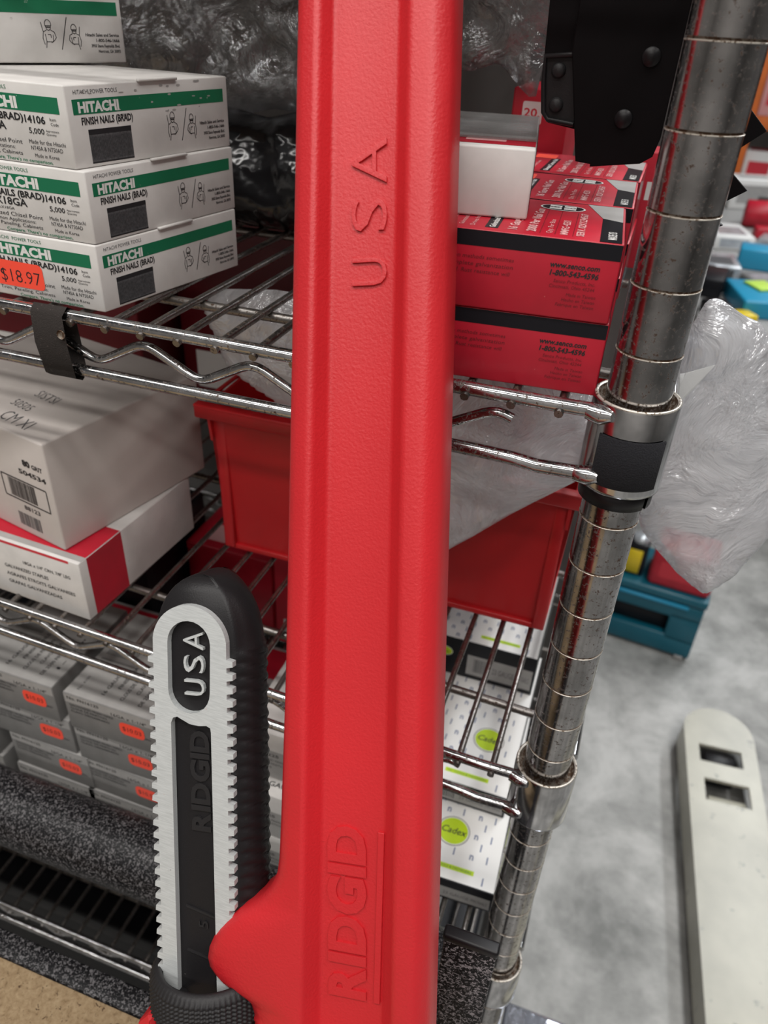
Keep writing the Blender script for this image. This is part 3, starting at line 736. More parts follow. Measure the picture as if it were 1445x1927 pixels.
for col, (cx, offs, zz) in enumerate(((-262.8, (0, 1, 0, 0), 0), (-344, (12, 12, 2, -3), -1.5), (-427, (6, 2, 0, 0), -36.5))):
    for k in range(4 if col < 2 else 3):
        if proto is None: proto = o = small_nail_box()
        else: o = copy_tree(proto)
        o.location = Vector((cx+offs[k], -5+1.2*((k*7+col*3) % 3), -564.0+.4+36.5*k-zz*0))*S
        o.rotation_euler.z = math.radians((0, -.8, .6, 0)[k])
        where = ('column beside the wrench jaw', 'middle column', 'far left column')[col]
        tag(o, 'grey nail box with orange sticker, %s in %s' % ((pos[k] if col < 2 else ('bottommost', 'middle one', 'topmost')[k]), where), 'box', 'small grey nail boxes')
# brad boxes seen between jaw and handle
mb = MB(); W, D, H = 62, 90, 48; mb.box((-W, 0, 0), (0, D, H), 'white_card', .7); f = mb.face((-W, 0, 0), (1, 0, 0), (0, 0, 1)); t = mb.face((-W, 0, H), (1, 0, 0), (0, 1, 0))
f.rect(1, 1, W-1, 30, 'pale_card'); f.text('FN16225', 4, 24, 3, 'print_black', 22, bold=.02); f.text('GALVANIZED FINISH NAILS', 4, 19, 2.4, 'print_black', 36); f.text('CLOUS DE FINITION', 4, 15, 2.4, 'print_black', 28); f.text('CLAVOS', 4, 11, 2.4, 'print_black', 16)
t.bars(20, 30, 45, 60, 'print_black', seed=5); t.text('16 GAUGE', 10, 8, 4, 'print_black', 30, bold=.02)
proto = mb.obj('finish_nail_carton')
for k in range(3):
    o = proto if k == 0 else copy_tree(proto)
    o.location = Vector((-141+(2 if k == 1 else 0), 2+14*(k == 2), -563.4+48.4*k))*S
    tag(o, '%s of three pale nail cartons stacked between the wrench jaw and handle' % ('bottommost', 'middle', 'topmost')[k], 'box', 'pale nail cartons')

# red screw/nail boxes on the right of the upper shelf
def red_box():
    W, D, H = 88, 66, 30; mb = MB(); mb.box((-W, 0, 0), (0, D, H), 'red_card', .7)
    f = mb.face((-W, 0, 0), (1, 0, 0), (0, 0, 1)); t = mb.face((-W, 0, H), (1, 0, 0), (0, 1, 0)); r = mb.face((0, 0, 0), (0, 1, 0), (0, 0, 1))
    f.rect(.3, H-6.2, W-.3, H-.4, 'lid_black'); X = W-7
    f.text('www.senco.com', X, H-10.6, 2.1, 'print_black', 18.5, bold=.03, shear=.15, align='r'); f.text('1-800-543-4596', X, H-13.6, 2.1, 'print_black', 18, bold=.03, shear=.15, align='r')
    for i, (s_, w_) in enumerate((('Senco Products, Inc.', 15.6), ('Cincinnati, Ohio 45244', 17))): f.text(s_, X-.6, H-16.2-2.0*i, 1.35, 'print_dim', w_, shear=.15, align='r')
    for i, (s_, w_) in enumerate((('Made in Taiwan', 11), ('Hecho en Taiwan', 12.4), ('Fabrique en Taiwan', 14.4))): f.text(s_, X+.3, H-21-2.0*i, 1.35, 'print_dim', w_, shear=.15, align='r')
    for i, (s_, w_) in enumerate((('Corrosion on methods sometimes', 34), ('cause incomplete galvanization', 35), ('on the nail head. Rust resistance will', 36), ('vary.', 5))): f.text(s_, (49, 49, 48, 17)[i], H-10.8-2.7*i, 1.6, 'print_dim', w_, shear=.15, align='r')
    # top print: columns that read into the shelf
    t.rect(W-9, .5, W-1, D-22, 'lid_black', .12); t.text('MADE 03', W-3, 5, 3.4, 'print_white', 12, rot=90, bold=.01)
    t.poly([(W-16, D-1), (W-1, D-1), (W-1, D-30), (W-9, D-26)], 'pale_card', .13)
    for i, (s_, x, h_, w_, b_) in enumerate((('SERV. 02X1234567', 15, 3.0, 40, .02), ('MMFG 4231', 21, 3.0, 24, .02), ('Qty. Per Box', 27, 2.2, 24, 0), ('2000 Per Nail Gun', 33, 3.6, 42, .03), ('16 Gauge Nail Gun', 40, 3.6, 42, .03))): t.text(s_, W-x, 5, h_, 'print_pink', w_, rot=90, bold=b_)
    t.rect(W-52, 4, W-47, 48, 'lid_black', .12); t.text('Galvanized Common Nails', W-48.2, 5, 2.4, 'print_white', 40, rot=90, bold=.02)
    for i in range(3): t.text(('Drives from 1"', 'Galvanized Collated', '3/4 to 16 fasteners in'), 0, 0, 1, 'print_pink') if 0 else t.text(('Drives from Finish', 'Galvanized Collated', 'Jobs for fasteners in')[i], W-56-4.4*i, 5, 2.0, 'print_pink', 30-3*i, rot=90)
    t.text('1"', W-72, 6, 7, 'print_pink', 9, rot=90, bold=.03)
    t.rrect(W-62, 46, W-50, 60, 1, 'sticker_orange', .14)
    t.ell(W-26, 53, 9.5, 6.0, 'print_white', .14); t.ell(W-26, 53, 8.7, 5.3, 'lid_black', .18); t.rect(W-31.5, 49.3, W-26.5, 56.7, 'print_white', .22); t.rect(W-25.5, 49.3, W-20.5, 56.7, 'print_white', .22)
    t.text('SENCO', W-31.5, 52.2, 1.8, 'print_black', 11, bold=.04, lift=.26)
    for i in (19, 25.6, 31.2): t.line([(W-i, 4), (W-i, 46)], .25, 'print_dim')
    r.rect(.4, .4, D-.4, H-.4, 'tape_film', .2)
    return mb.obj('red_nail_box')
proto = None
for x, y, z, a, lab in ((-16.6, -1, -124.6, 4, 'red nail box, lower one at the shelf front next to the post'), (-17.2, -2, -94.4, 4, 'red nail box with web address, upper one at the shelf front'),
                        (-18, 66, -124.6, 2, 'red nail box in the second row, lower one mostly hidden'), (-18.5, 66, -94.4, 2, 'red nail box, second from the front on the upper layer'),
                        (-19, 134, -124.6, 0, 'red nail box in the third row, lower one mostly hidden'), (-20, 134.5, -94.4, 0, 'red nail box, third from the front on the upper layer')):
    if proto is None: proto = o = red_box()
    else: o = copy_tree(proto)
    o.location = Vector((x, y, z))*S; o.rotation_euler.z = math.radians(a); tag(o, lab, 'box', 'red nail boxes')
# white taped box on top
mb = MB(); W, D, H = 66, 112, 25.5; mb.box((-W, 0, 0), (0, D, H), 'white_card', .9)
t = mb.face((-W, 0, H), (1, 0, 0), (0, 1, 0)); r = mb.face((0, 0, 0), (0, 1, 0), (0, 0, 1)); f = mb.face((-W, 0, 0), (1, 0, 0), (0, 0, 1))
t.rect(.4, 6, W-.3, 26, 'red_card'); r.rect(6, .3, 26, H-.4, 'red_card'); t.rect(18, 14, 34, 22, 'print_pink', .14); t.rect(38, 14, 54, 24, 'print_pink', .14)
t.rect(.4, 34, W-.4, D-1, 'grey_card'); r.rect(36, .3, D-2, H-.4, 'pale_card')
t.rect(.2, 18, W+.1, D-.3, 'tape_film', .35); r.rect(12, .1, D-.3, H, 'tape_film', .35)
f.ell(W-44, H-6, 3.4, .7, 'grey_card', .12)
o = mb.obj('taped_box'); o.location = Vector((-56.8, 17.0, -64.2))*S; o.rotation_euler.z = math.radians(9)
tag(o, 'white box with red band under clear tape, on top of the red nail boxes', 'box')
# little red box with a 20 label
mb = MB(); W, D, H = 34, 60, 62; mb.box((-W, 0, 0), (0, D, H), 'red_card', 1.4, 3); f = mb.face((-W, 0, 0), (1, 0, 0), (0, 0, 1))
f.rrect(6.5, H-19, 18.5, H-7, 1.2, 'print_white', .12); f.text('20.', 7.6, H-15, 4.6, 'print_red', 9.6, bold=.02)
o = mb.obj('price_marked_box'); o.location = Vector((-70.5, 212, -94.2))*S; tag(o, 'small red box with white label reading 20, behind the taped box', 'box')
# slim red box standing behind, seen right of the bracket
mb = MB(); mb.box((-46, 0, 0), (0, 26, 66), 'red_card', 1); mb.face((-46, 0, 0), (1, 0, 0), (0, 0, 1)).rect(30, 40, 44, 50, 'print_white')
o = mb.obj('upright_red_box'); o.location = Vector((-2, 203, -124.6))*S; tag(o, 'red box standing upright behind the red nail boxes near the post', 'box')
mb = MB(); mb.box((-70, 0, 0), (0, 60, 30), 'red_card', 1); f = mb.face((-70, 0, 0), (1, 0, 0), (0, 0, 1)); f.rect(0, 3, 66, 24, 'sticker_orange'); f.rect(44, 8, 62, 20, 'print_white', .14); mb.face((-70, 0, 30), (1, 0, 0), (0, 1, 0)).rect(1, 1, 69, 40, 'sticker_orange')
o = mb.obj('orange_label_box'); o.location = Vector((-52, 206, -124.6))*S; tag(o, 'red box with bright orange face at the back under the black bracket', 'box')

# ------------------------------------------------------------------ black brackets hanging at the right
hb = MB()
xz = lambda y: (lambda p: Vector((p[0], y+p[2], p[1])))
pl = [(-54.5, 92), (-54.8, -8), (-46.3, -47.5), (-40, -48), (-40, -49), (-20, -46), (-15.6, -43), (-14, -36), (-13, 92)]
hb.prism(pl, 60, 64, 'black_paint', .5, lambda p: Vector((p[0], p[2], p[1])))
for x, z in ((-24, -8), (-30, -30), (-23, 26)): hb.lathe([(3.6, 0), (3.4, .8), (0.05, .9)], 'black_plastic', 20, (x, 59.6, z), (Vector((1, 0, 0)), Vector((0, 0, 1)), Vector((0, -1, 0))))
brk = thing('steel_bracket', (-35, 62, 91), 'black steel bracket plate hanging above the red nail boxes', 'bracket')
child(hb, 'plate', brk)
wing = MB(); wing.prism([(-70.5, 92), (-67.5, 14), (-66.5, -9), (-64, -30), (-61, -34.5), (-46, -36.5), (-46, 92)], 66, 69, 'black_paint', .4, lambda p: Vector((p[0], p[2], p[1])))
child(wing, 'side_wing', brk)
fl_ = MB(); fl_.prism([(-66, -10.5), (-63.5, -31), (-61, -33.5), (-50, -34.5), (-50, -9)], 64.8, 66, 'cast_black', .3, lambda p: Vector((p[0], p[2], p[1])))
fl_.tube([(-50, 63.5, -8.6), (-65.5, 63.5, -10.2), (-64.8, 63.5, -20), (-63.2, 63.5, -30.5), (-61, 63.5, -33), (-50, 63.5, -34)], 1.0, 'cast_black', 8)
child(fl_, 'folded_tab', brk, 'dark grey folded tab')
for x, z in ((-59.5, -15), (-58.5, -27.5)):
    bo = MB(); bo.lathe([(3.0, 0), (2.8, 1.4), (1.9, 2.2), (.05, 2.4)], 'cast_dark', 16, (x, 64.8, z), (Vector((1, 0, 0)), Vector((0, 0, 1)), Vector((0, -1, 0)))); child(bo, 'bolt', brk)
zb = MB(); zb.prism([(8, 60), (2.5, -8), (3, -20), (12, -19), (25.5, -31), (11.5, -43), (24.6, -53.5), (9.5, -64), (19, -68), (9, -73), (0, -60), (-4, -20), (-4, 60)], 70, 73, 'black_paint', .3, lambda p: Vector((p[0], p[2], p[1])))
zb.tube([(2, 71.5, 60), (2, 71.5, 86)], 1.5, 'black_paint')
o = zb.obj('zigzag_bracket', origin=(5, 71, 88)); tag(o, 'black plate with zigzag edge sticking out behind the corner post', 'bracket')

# ------------------------------------------------------------------ bags and films
bg = MB()
poly = [(-250, -150), (-244, -138), (-205, -134), (-150, -136), (-112, -140), (-60, -138), (-30, -139), (-14, -166), (12, -168), (17.5, -150), (18, -118), (22, -104), (27, -103), (40, -110), (49, -113), (57, -122), (64, -140), (72, -160), (82, -185), (90, -205), (88, -228), (78, -256), (65, -274), (48, -263), (30, -246), (22, -236), (14, -216), (4, -204), (-16, -206), (-34, -222), (-50, -236), (-70, -256), (-90, -275), (-115, -286), (-132, -262), (-140, -214), (-205, -206), (-238, -186)]
def pb(a, b): y = 76+max(0, min(34, (-115-a)*.8))+.10*(a+20)+(8 if a > 10 else 0)*min(1, (a-10)/20 if a > 10 else 0); return Vector((a, y, b)), Vector((0.05, -1, .0))
vs, fs = sheet(poly, 3.0, pb, 12, 5.5, seed=3, edge=22)
bg.add(vs, fs, 'bag_film', True)
o = bg.obj('plastic_bag', origin=(0, 80, -290)); tag(o, 'crumpled translucent white plastic bag hanging behind the corner post', 'bag')
# grey wrap hanging at the back of the upper shelf
wf = MB()
poly = [(-420, 80), (-60, 84), (-78, 20), (-86, -14), (-88, -38), (-97, -32), (-112, -20), (-130, -26), (-160, -22), (-200, -52), (-236, -58), (-262, -56), (-292, -62), (-330, -50), (-420, -40)]
def pw(a, b): return Vector((a, 205+14*math.sin(a*.021)+.12*(b+40), b)), Vector((0, -1, .1))
vs, fs = sheet(poly, 4.5, pw, 10, 15, seed=11, edge=30)
wf.add(vs, fs, 'wrap_film', True)
o = wf.obj('plastic_wrap', origin=(-240, 210, 80)); tag(o, 'crumpled grey clear plastic wrap hanging from above behind the wrench handle', 'bag')
bf = MB()
poly = [(-330, -58), (-290, -56), (-262, -60), (-240, -55), (-215, -60), (-195, -80), (-190, -110), (-196, -124), (-240, -125), (-290, -125), (-335, -124)]
def pf(a, b): return Vector((a, 185+.3*(b+120), b)), Vector((0, -1, .2))
vs, fs = sheet(poly, 4, pf, 30, 9, seed=21, edge=30)
bf.add(vs, fs, 'black_film', True)
o = bf.obj('black_bag', origin=(-260, 185, -125)); tag(o, 'glossy black plastic bag on the upper shelf behind the green banded boxes', 'bag')
# thin dark stick leaning at the back
sk = MB(); sk.tube([(-140, 330, 10), (-92, 300, -34), (-78, 290, -48)], 1.8, 'black_paint', 8); o = sk.obj('black_rod', origin=(-78, 290, -48)); tag(o, 'thin black rod leaning at the back above the small red box', 'rod')

# dark goods on the back half of the shelves
def redbin(name, lab, x0, x1, y0, z0, depth, h):
    b = thing(name, ((x0+x1)/2, y0+depth/2, z0), lab, 'bin', 'red parts bins')
    w_ = 2.2; mb = MB(); fl_ = 4.0
    fx0, fx1 = x0+5, x1-5
    # tapered walls
    def quad(a, b_, c, d, nrm):
        n_ = Vector(nrm)*w_; vs = [Vector(p) for p in (a, b_, c, d)]; mb.add(vs+[v+n_ for v in vs], [(0, 1, 2, 3), (7, 6, 5, 4), (0, 4, 5, 1), (1, 5, 6, 2), (2, 6, 7, 3), (3, 7, 4, 0)], 'bin_red')
    quad((fx0, y0, z0+fl_), (fx1, y0, z0+fl_), (x1, y0-5, z0+h), (x0, y0-5, z0+h), (0, 1, 0))
    quad((fx0, y0, z0+fl_), (x0, y0-5, z0+h), (x0, y0+depth, z0+h+6), (fx0, y0+depth, z0+fl_), (1, 0, 0))
    quad((fx1, y0, z0+fl_), (fx1, y0+depth, z0+fl_), (x1, y0+depth, z0+h+6), (x1, y0-5, z0+h), (-1, 0, 0))
    quad((fx0, y0+depth, z0+fl_), (x0, y0+depth, z0+h+6), (x1, y0+depth, z0+h+6), (fx1, y0+depth, z0+fl_), (0, -1, 0))
    quad((fx0, y0, z0+fl_), (fx0, y0+depth, z0+fl_), (fx1, y0+depth, z0+fl_), (fx1, y0, z0+fl_), (0, 0, 1))
    [mb.box((a_, y0-4.5, z0+2), (a_+8, y0+1, z0+h-6), 'bin_red', 1.2) for a_ in (fx0-1, fx1-7)]
    mb.box((fx0-1, y0-2.5, z0), (fx1+1, y0+depth, z0+fl_+.5), 'bin_red', 1.0)
    child(mb, 'bin_body', b)
    rm = MB(); rm.box((x0-8, y0-10, z0+h-9), (x1+8, y0-5.0, z0+h+1), 'bin_red', 1.6); rm.box((x0-8, y0-10, z0+h-1.5), (x1+8, y0-2, z0+h+1.2), 'bin_red', .8)
    for x in (x0-6, x1+4): rm.box((x, y0-9, z0+h-1.6), (x+2.5, y0+depth, z0+h+1), 'bin_red', .8)
    for x in (x0+1, x1-4): rm.prism([(y0-6, z0+h-26), (y0-9, z0+h-3), (y0, z0+h-3)], x, x+2, 'bin_red', 0, lambda p: Vector((p[2], p[0], p[1])))
    child(rm, 'rim', b); return b
redbin('parts_bin', 'red plastic parts bin left of the wrench handle, beside the big carton', -263, -150, 106, -338.9, 180, 117)
redbin('parts_bin', 'red plastic parts bin right of the wrench handle, half under the plastic bag', -134, -16, 108, -344.0, 180, 112)
# stock seen between the wires, far back
bk = [('long_red_box', (-398, 250, -564), (-300, 420, -470), 'red_card', 'long red box far back on the third shelf, seen through the wires'),
      ('pink_label_box', (-292, 240, -564), (-200, 400, -452), 'print_red', 'red box with pinkish top far back on the third shelf'),
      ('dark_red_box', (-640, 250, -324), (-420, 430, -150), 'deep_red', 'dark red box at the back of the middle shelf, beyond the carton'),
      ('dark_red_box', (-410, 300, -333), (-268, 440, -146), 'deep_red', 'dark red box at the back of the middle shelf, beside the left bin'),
      ('black_box', (-560, 186, -563.5), (-404, 300, -440), 'lid_black', 'black box at the back left of the third shelf')]
for nm, lo, hi, mt, lab in bk:
    mb = MB(); mb.box(lo, hi, mt, 1.5)
    f = mb.face((lo[0], lo[1], lo[2]), (1, 0, 0), (0, 0, 1)); H = hi[2]-lo[2]; W = hi[0]-lo[0]
    f.rect(W*.1, H*.1, W*.4, H*.3, 'print_white' if nm != 'black_box' else 'print_grey')
    t = mb.face((lo[0], lo[1], hi[2]), (1, 0, 0), (0, 1, 0)); t.rect(W*.15, 12, W*.85, 40, 'print_pink' if mt != 'lid_black' else 'print_grey'); t.rect(W*.1, 60, W*.9, 90, 'print_white' if mt != 'lid_black' else 'grey_card')
    o = mb.obj(nm, origin=((lo[0]+hi[0])/2, (lo[1]+hi[1])/2, lo[2])); tag(o, lab, 'box')
# flat red and white boxes lying under the middle shelf, behind the jaw
mb = MB(); mb.box((-240, 0, 0), (0, 70, 52), 'pale_card', 1); t = mb.face((-240, 0, 52), (1, 0, 0), (0, 1, 0)); t.rect(2, 30, 238, 66, 'red_card'); t.rect(30, 6, 200, 24, 'grey_card', .13); mb.face((-240, 0, 0), (1, 0, 0), (0, 0, 1)).rect(2, 30, 238, 50, 'red_card')
o = mb.obj('flat_red_white_box'); o.location = Vector((-206, 112, -564+.2))*S; tag(o, 'flat pale box with red band on the third shelf behind the small nail boxes', 'box')

# ------------------------------------------------------------------ pin nail boxes with lime badge
def badge_box(W, D, H, cx, cy, label_side, strip=True):
    mb = MB(); mb.box((-W, 0, 0), (0, D, H), 'lid_black', .8); t = mb.face((-W, 0, H), (1, 0, 0), (0, 1, 0)); f = mb.face((-W, 0, 0), (1, 0, 0), (0, 0, 1))
    t.rect(.8, 1.2, W-.8, D-.8, 'print_white', .10)
    r_, dx, dy = 0, 13, 18; j = 0; y = 4
    while y < D-6:
        x = 3+(j % 2)*6.5; i = 0
        while x < W-5:
            if (x+2-(W-cx))**2+(y+2.5-cy)**2 > 290 and not (strip and y < 20 and x > W-58 and x < W-14): t.text('n' if (i+j) % 2 else 'I', x, y, 6.6, 'print_navy', None, bold=.02)
            x += dx; i += 1
        y += dy*.5; j += 1
    t.ell(W-cx, cy, 13.2, 13.2, 'grey_card', .16); t.ell(W-cx, cy, 12.4, 12.4, 'print_white', .2); t.ell(W-cx, cy, 11.6, 11.6, 'print_lime', .24)
    t.text('Cadex', W-cx, cy-2.4, 6.0, 'print_black', 20, bold=.012, shear=.25, align='c', lift=.3)
    if strip: t.rect(W-54, 9.4, W-18, 13.4, 'print_lime', .2); t.text('NC TOOLS & FASTENERS', W-52, 10.4, 2, 'print_green', 32, lift=.26)
    if label_side:
        f.rect(W-62, H*.12, W-2, H*.66, 'pale_card', .12); f.bars(W-56, H*.22, W-42, H*.58, 'print_grey', .16); f.text('23 GAUGE', W-38, H*.3, H*.16, 'print_grey', 20); f.text('PIN NAILS', W-16, H*.3, H*.16, 'print_grey', 12)
    if H > 35: f.ell(W-84, H*.62, 8, 5.6, 'print_white', .12); f.ell(W-84, H*.62, 7.4, 5, 'print_lime', .16); f.text('Cadex', W-84, H*.58, 2.4, 'print_black', 9, shear=.25, align='c', lift=.22)
    return mb
for (W, D, H, cx, cy, ls, st_), loc, a, lab in (
    ((118, 180, 24, 41, 42, True, True), (-12.5, 31, -563.6), 1.5, 'white patterned pin nail box with lime badge, lowest and nearest, above the black speckled post'),
    ((118, 170, 24, 27, 53, True, True), (-19.5, 97, -539.4), 0, 'white patterned pin nail box with lime badge, second in the pile, seen through the wires'),
    ((118, 130, 44, 30, 64, True, True), (-22, 214, -515.2), 0, 'tall black sided pin nail box with small lime oval, topmost at the back')):
    o = badge_box(W, D, H, cx, cy, ls, st_).obj('pin_nail_box'); o.location = Vector(loc)*S; o.rotation_euler.z = math.radians(a); tag(o, lab, 'box', 'pin nail boxes with lime badges')

# ------------------------------------------------------------------ speckled steel cart with particle board deck
cart = thing('steel_cart', (-300, -300, FZ), 'black speckled steel cart with particle board deck in front of the shelving', 'cart')
mb = MB(); mb.box((-900, -560, -519), (-3, -141.5, -500), 'particle_board', .6); child(mb, 'deck_board', cart, 'tan particle board deck')
mb = MB()
mb.box((-906, -141, -530), (0, -127, -499), 'hammertone_shaded', 1.2); mb.box((-906, -575, -530), (0, -561, -499), 'hammertone', 1.2); mb.box((-914, -575, -530), (-901, -127, -499), 'hammertone', 1.2); mb.box((-2.4, -575, -530), (0, -127, -499), 'hammertone', .6)
child(mb, 'deck_frame', cart)
for x0, y0, zt in ((-28.6, -112, -351), (-914, -112, -351)):
    mb = MB(); mb.box((x0, y0, FZ+60), (x0+24.5, y0+4.5, zt), 'hammertone', .8); up = child(mb, 'upright', cart)
    c = MB(); c.box((x0-.8, y0-.9, zt-.5), (x0+25.3, y0+5.3, zt+4.6), 'black_plastic', 1.4, 3); child(c, 'end_cap', up, 'black plastic end cap')
for x0 in (-28.6, -914):
    mb = MB(); mb.box((x0, -575, FZ+60), (x0+24.5, -555, -500), 'hammertone', 1.0); child(mb, 'upright', cart)
    for y in (-565, -102):
        c = MB(); c.lathe([(.1, -11), (28, -11), (30, -8), (30, 8), (28, 11), (.1, 11)], 'black_plastic', 28, (x0+12, y, FZ+30), (Vector((0, 1, 0)), Vector((0, 0, 1)), Vector((1, 0, 0))))
        c.box((x0+2, y-10, FZ+40), (x0+22, y+10, FZ+62), 'chrome_clean', 1); child(c, 'caster', cart)
mb = MB(); pts = [(-920, -62, -484), (-600, -62, -484), (-300, -62, -484), (-24, -62, -484)]; mb.tube(pts, 24, 'hammertone_shaded', 40); child(mb, 'push_bar', cart, 'thick rounded speckled bar')
for x in (-16, -902):
    mb = MB(); mb.box((x-9, -108, -492), (x+8, -60, -472), 'hammertone', 1); child(mb, 'bar_bracket', cart)

# ------------------------------------------------------------------ things beyond on the right
# pallet jack fork
pj = thing('pallet_jack', (400, 800, FZ), 'cream painted pallet jack fork with two slots lying low on the concrete', 'pallet jack')
ang = math.radians(4.0); dirv = Vector((-math.sin(ang), math.cos(ang), 0)); rgt_ = Vector((math.cos(ang), math.sin(ang), 0))
tipc = Vector((388, 1228, 0))
def FX(p): q = tipc-dirv*82+rgt_*p[0]+dirv*p[1]+Vector((8, 0, p[2])); return q
mb = MB(); lp = [(-80, -1300), (80, -1300)]+[(80*math.cos(a), 82*math.sin(a)) for a in [math.radians(180*i/24) for i in range(25)]]
rect = lambda x0, y0, x1, y1: [(x0, y0), (x1, y0), (x1, y1), (x0, y1)]
vs, fs = curve2d([lp, rect(-49, -92, 46, -42), rect(-44, -200, 52, -140)], 4.0, 0)
mb.add([FX((x, y, FZ+85+z)) for x, y, z in vs], fs, 'fork_paint')
# side skirts
for i in range(len(lp)-1 if 0 else len(lp)):
    a, b = lp[i], lp[(i+1) % len(lp)]
    if i == 0: continue
    mb.add([FX((a[0], a[1], FZ+88)), FX((b[0], b[1], FZ+88)), FX((b[0]*1.02, b[1], FZ+22)), FX((a[0]*1.02, a[1], FZ+22))], [(0, 1, 2, 3)], 'fork_paint', True)
mb.box((-30, -205, FZ+50), (50, -165, FZ+62), 'fork_paint', 1, 1, lambda p: FX((p.x, p.y, p.z)))
child(mb, 'fork', pj)
c = MB(); c.lathe([(.1, -35), (38, -35), (40, -32), (40, 32), (38, 35), (.1, 35)], 'black_plastic', 24, FX((0, -65, FZ+40)), (dirv, Vector((0, 0, 1)), rgt_)); child(c, 'roller', pj)
mb = MB(); mb.box((-80, -1360, FZ+20), (480, -1296, FZ+180), 'fork_paint', 6, 2, lambda p: FX((p.x, p.y, p.z))); child(mb, 'cross_head', pj)
mb = MB(); vs, fs = curve2d([[(x+400, y) for x, y in lp], rect(351, -92, 446, -42), rect(356, -200, 452, -140)], 4.0, 0); mb.add([FX((x, y, FZ+85+z)) for x, y, z in vs], fs, 'fork_paint')
for i in range(1, len(lp)):
    a, b = lp[i], lp[(i+1) % len(lp)]; mb.add([FX((a[0]+400, a[1], FZ+88)), FX((b[0]+400, b[1], FZ+88)), FX((b[0]*1.02+400, b[1], FZ+22)), FX((a[0]*1.02+400, a[1], FZ+22))], [(0, 1, 2, 3)], 'fork_paint', True)
child(mb, 'fork', pj)
# teal case
tcs = thing('tool_case', (200, 1560, FZ), 'teal plastic tool case with recessed handle slot standing on the floor', 'case')
ta = math.radians(-6); tx = lambda p: Vector((345+(p.x)*math.cos(ta)-(p.y)*math.sin(ta), 1480+p.x*math.sin(ta)+p.y*math.cos(ta), p.z))
mb = MB()
for lo, hi in (((-400, 0, FZ+20), (0, 12, FZ+85)), ((-400, 0, FZ+85), (-290, 12, FZ+160)), ((-90, 0, FZ+85), (0, 12, FZ+160)), ((-400, 0, FZ+160), (0, 12, FZ+186)), ((-400, 12, FZ+20), (0, 190, FZ+186))):
    pass
mb.box((-400, 30, FZ+12), (0, 190, FZ+186), 'teal_plastic', 8, 2, tx)
for lo, hi in (((-400, 0, FZ+12), (0, 34, FZ+72)), ((-400, 0, FZ+60), (-330, 34, FZ+150)), ((-80, 0, FZ+60), (0, 34, FZ+150)), ((-400, 0, FZ+138), (0, 34, FZ+186))): mb.box(lo, hi, 'teal_plastic', 3, 2, tx)
child(mb, 'case_body', tcs)
mb = MB(); mb.box((-404, -3, FZ+190), (4, 194, FZ+216), 'teal_plastic', 6, 2, tx); mb.box((-380, -6, FZ+176), (-40, 2, FZ+186), 'blue_pack', 1.5, 1, tx); child(mb, 'lid', tcs)
mb = MB(); mb.box((-330, 24, FZ+72), (-80, 29, FZ+138), 'lid_black', 1, 1, tx); child(mb, 'handle_recess', tcs, 'black handle recess')
for x in (-380, -38):
    mb = MB(); mb.box((x, -4, FZ), (x+24, 40, FZ+14), 'pale_card', 3, 2, tx); child(mb, 'foot', tcs)
sp = thing('spray_can', (150, 1520, FZ+216), 'yellow and black container standing on the teal case', 'container')
mb = MB(); mb.box((-235, 30, FZ+216), (-180, 80, FZ+320), 'lid_black', 5, 2, tx); child(mb, 'body', sp)
mb = MB(); mb.box((-232, 26, FZ+226), (-192, 31, FZ+300), 'yellow_plastic', 1, 1, tx); child(mb, 'label_panel', sp, 'yellow label panel')
mb = MB(); mb.lathe([(22, 0), (22, 14), (.1, 15)], 'silver_pack', 24, tx(Vector((-206, 55, FZ+320)))); child(mb, 'lid', sp)
mb = MB(); mb.box((-165, 10, FZ+216), (0, 150, FZ+330), 'red_card', 14, 3, tx); mb.face(tuple(tx(Vector((-150, 10, FZ+240)))), (math.cos(ta), math.sin(ta), 0), (0, 0, 1)).rect(10, 10, 120, 60, 'print_red', 1)
o = mb.obj('red_tool_bag', origin=tuple(tx(Vector((-80, 80, FZ+216))))); tag(o, 'red lump of goods on the teal case behind the plastic bag', 'bag')
# dark box with glossy lid at the bottom edge, beside the post foot
mb = MB(); mb.box((-880, 16, FZ), (-26, 440, -795), 'lid_black', 6, 3); mb.box((-884, 12, -815), (-22, 444, -789), 'lid_black', 5, 3)  # added black block, stands in for the deep shade below the lowest shelf
o = mb.obj('shade_crate', origin=(-450, 230, FZ)); tag(o, 'big black crate added as shade, on the floor under the lowest wire shelf', 'crate')
mb = MB(); mb.box((24, -10, -1500), (108, 140, -905), 'lid_black', 10, 4); mb.box((23, -11, -918), (109, 141, -903), 'mirror_plastic', 5, 3)
o = mb.obj('glossy_pack', origin=(66, 65, -1500)); tag(o, 'tall dark package with shiny mirror like rim standing beside the rack post', 'package')

# display table with mixed goods far behind
tb = thing('display_table', (1000, 3500, FZ), 'long grey display table heaped with packaged goods in the aisle behind', 'table')
mb = MB(); mb.box((190, 2300, -835), (1900, 4700, -800), 'table_top', 4); child(mb, 'tabletop', tb)
for x in (230, 1850):
    for y in (2340, 4650): mb = MB(); mb.box((x-20, y-20, FZ), (x+20, y+20, -835), 'table_top', 2); child(mb, 'leg', tb)
rd = random.Random(12)
def pack(name, lab, x, y, z, w_, d_, h_, mt, a=0, extra=None):
    mb = MB(); mb.box((-w_/2, -d_/2, 0), (w_/2, d_/2, h_), mt, min(8, h_*.2), 2)
    if extra: mb.face((-w_/2, -d_/2, h_), (1, 0, 0), (0, 1, 0)).rect(w_*.15, d_*.15, w_*.85, d_*.7, extra, .6); mb.face((-w_/2, -d_/2, 0), (1, 0, 0), (0, 0, 1)).rect(w_*.15, h_*.2, w_*.85, h_*.8, extra, .6)
    o = mb.obj(name); o.location = Vector((x, y, z))*S; o.rotation_euler.z = math.radians(a); tag(o, lab, 'package'); return o
Tz = -800
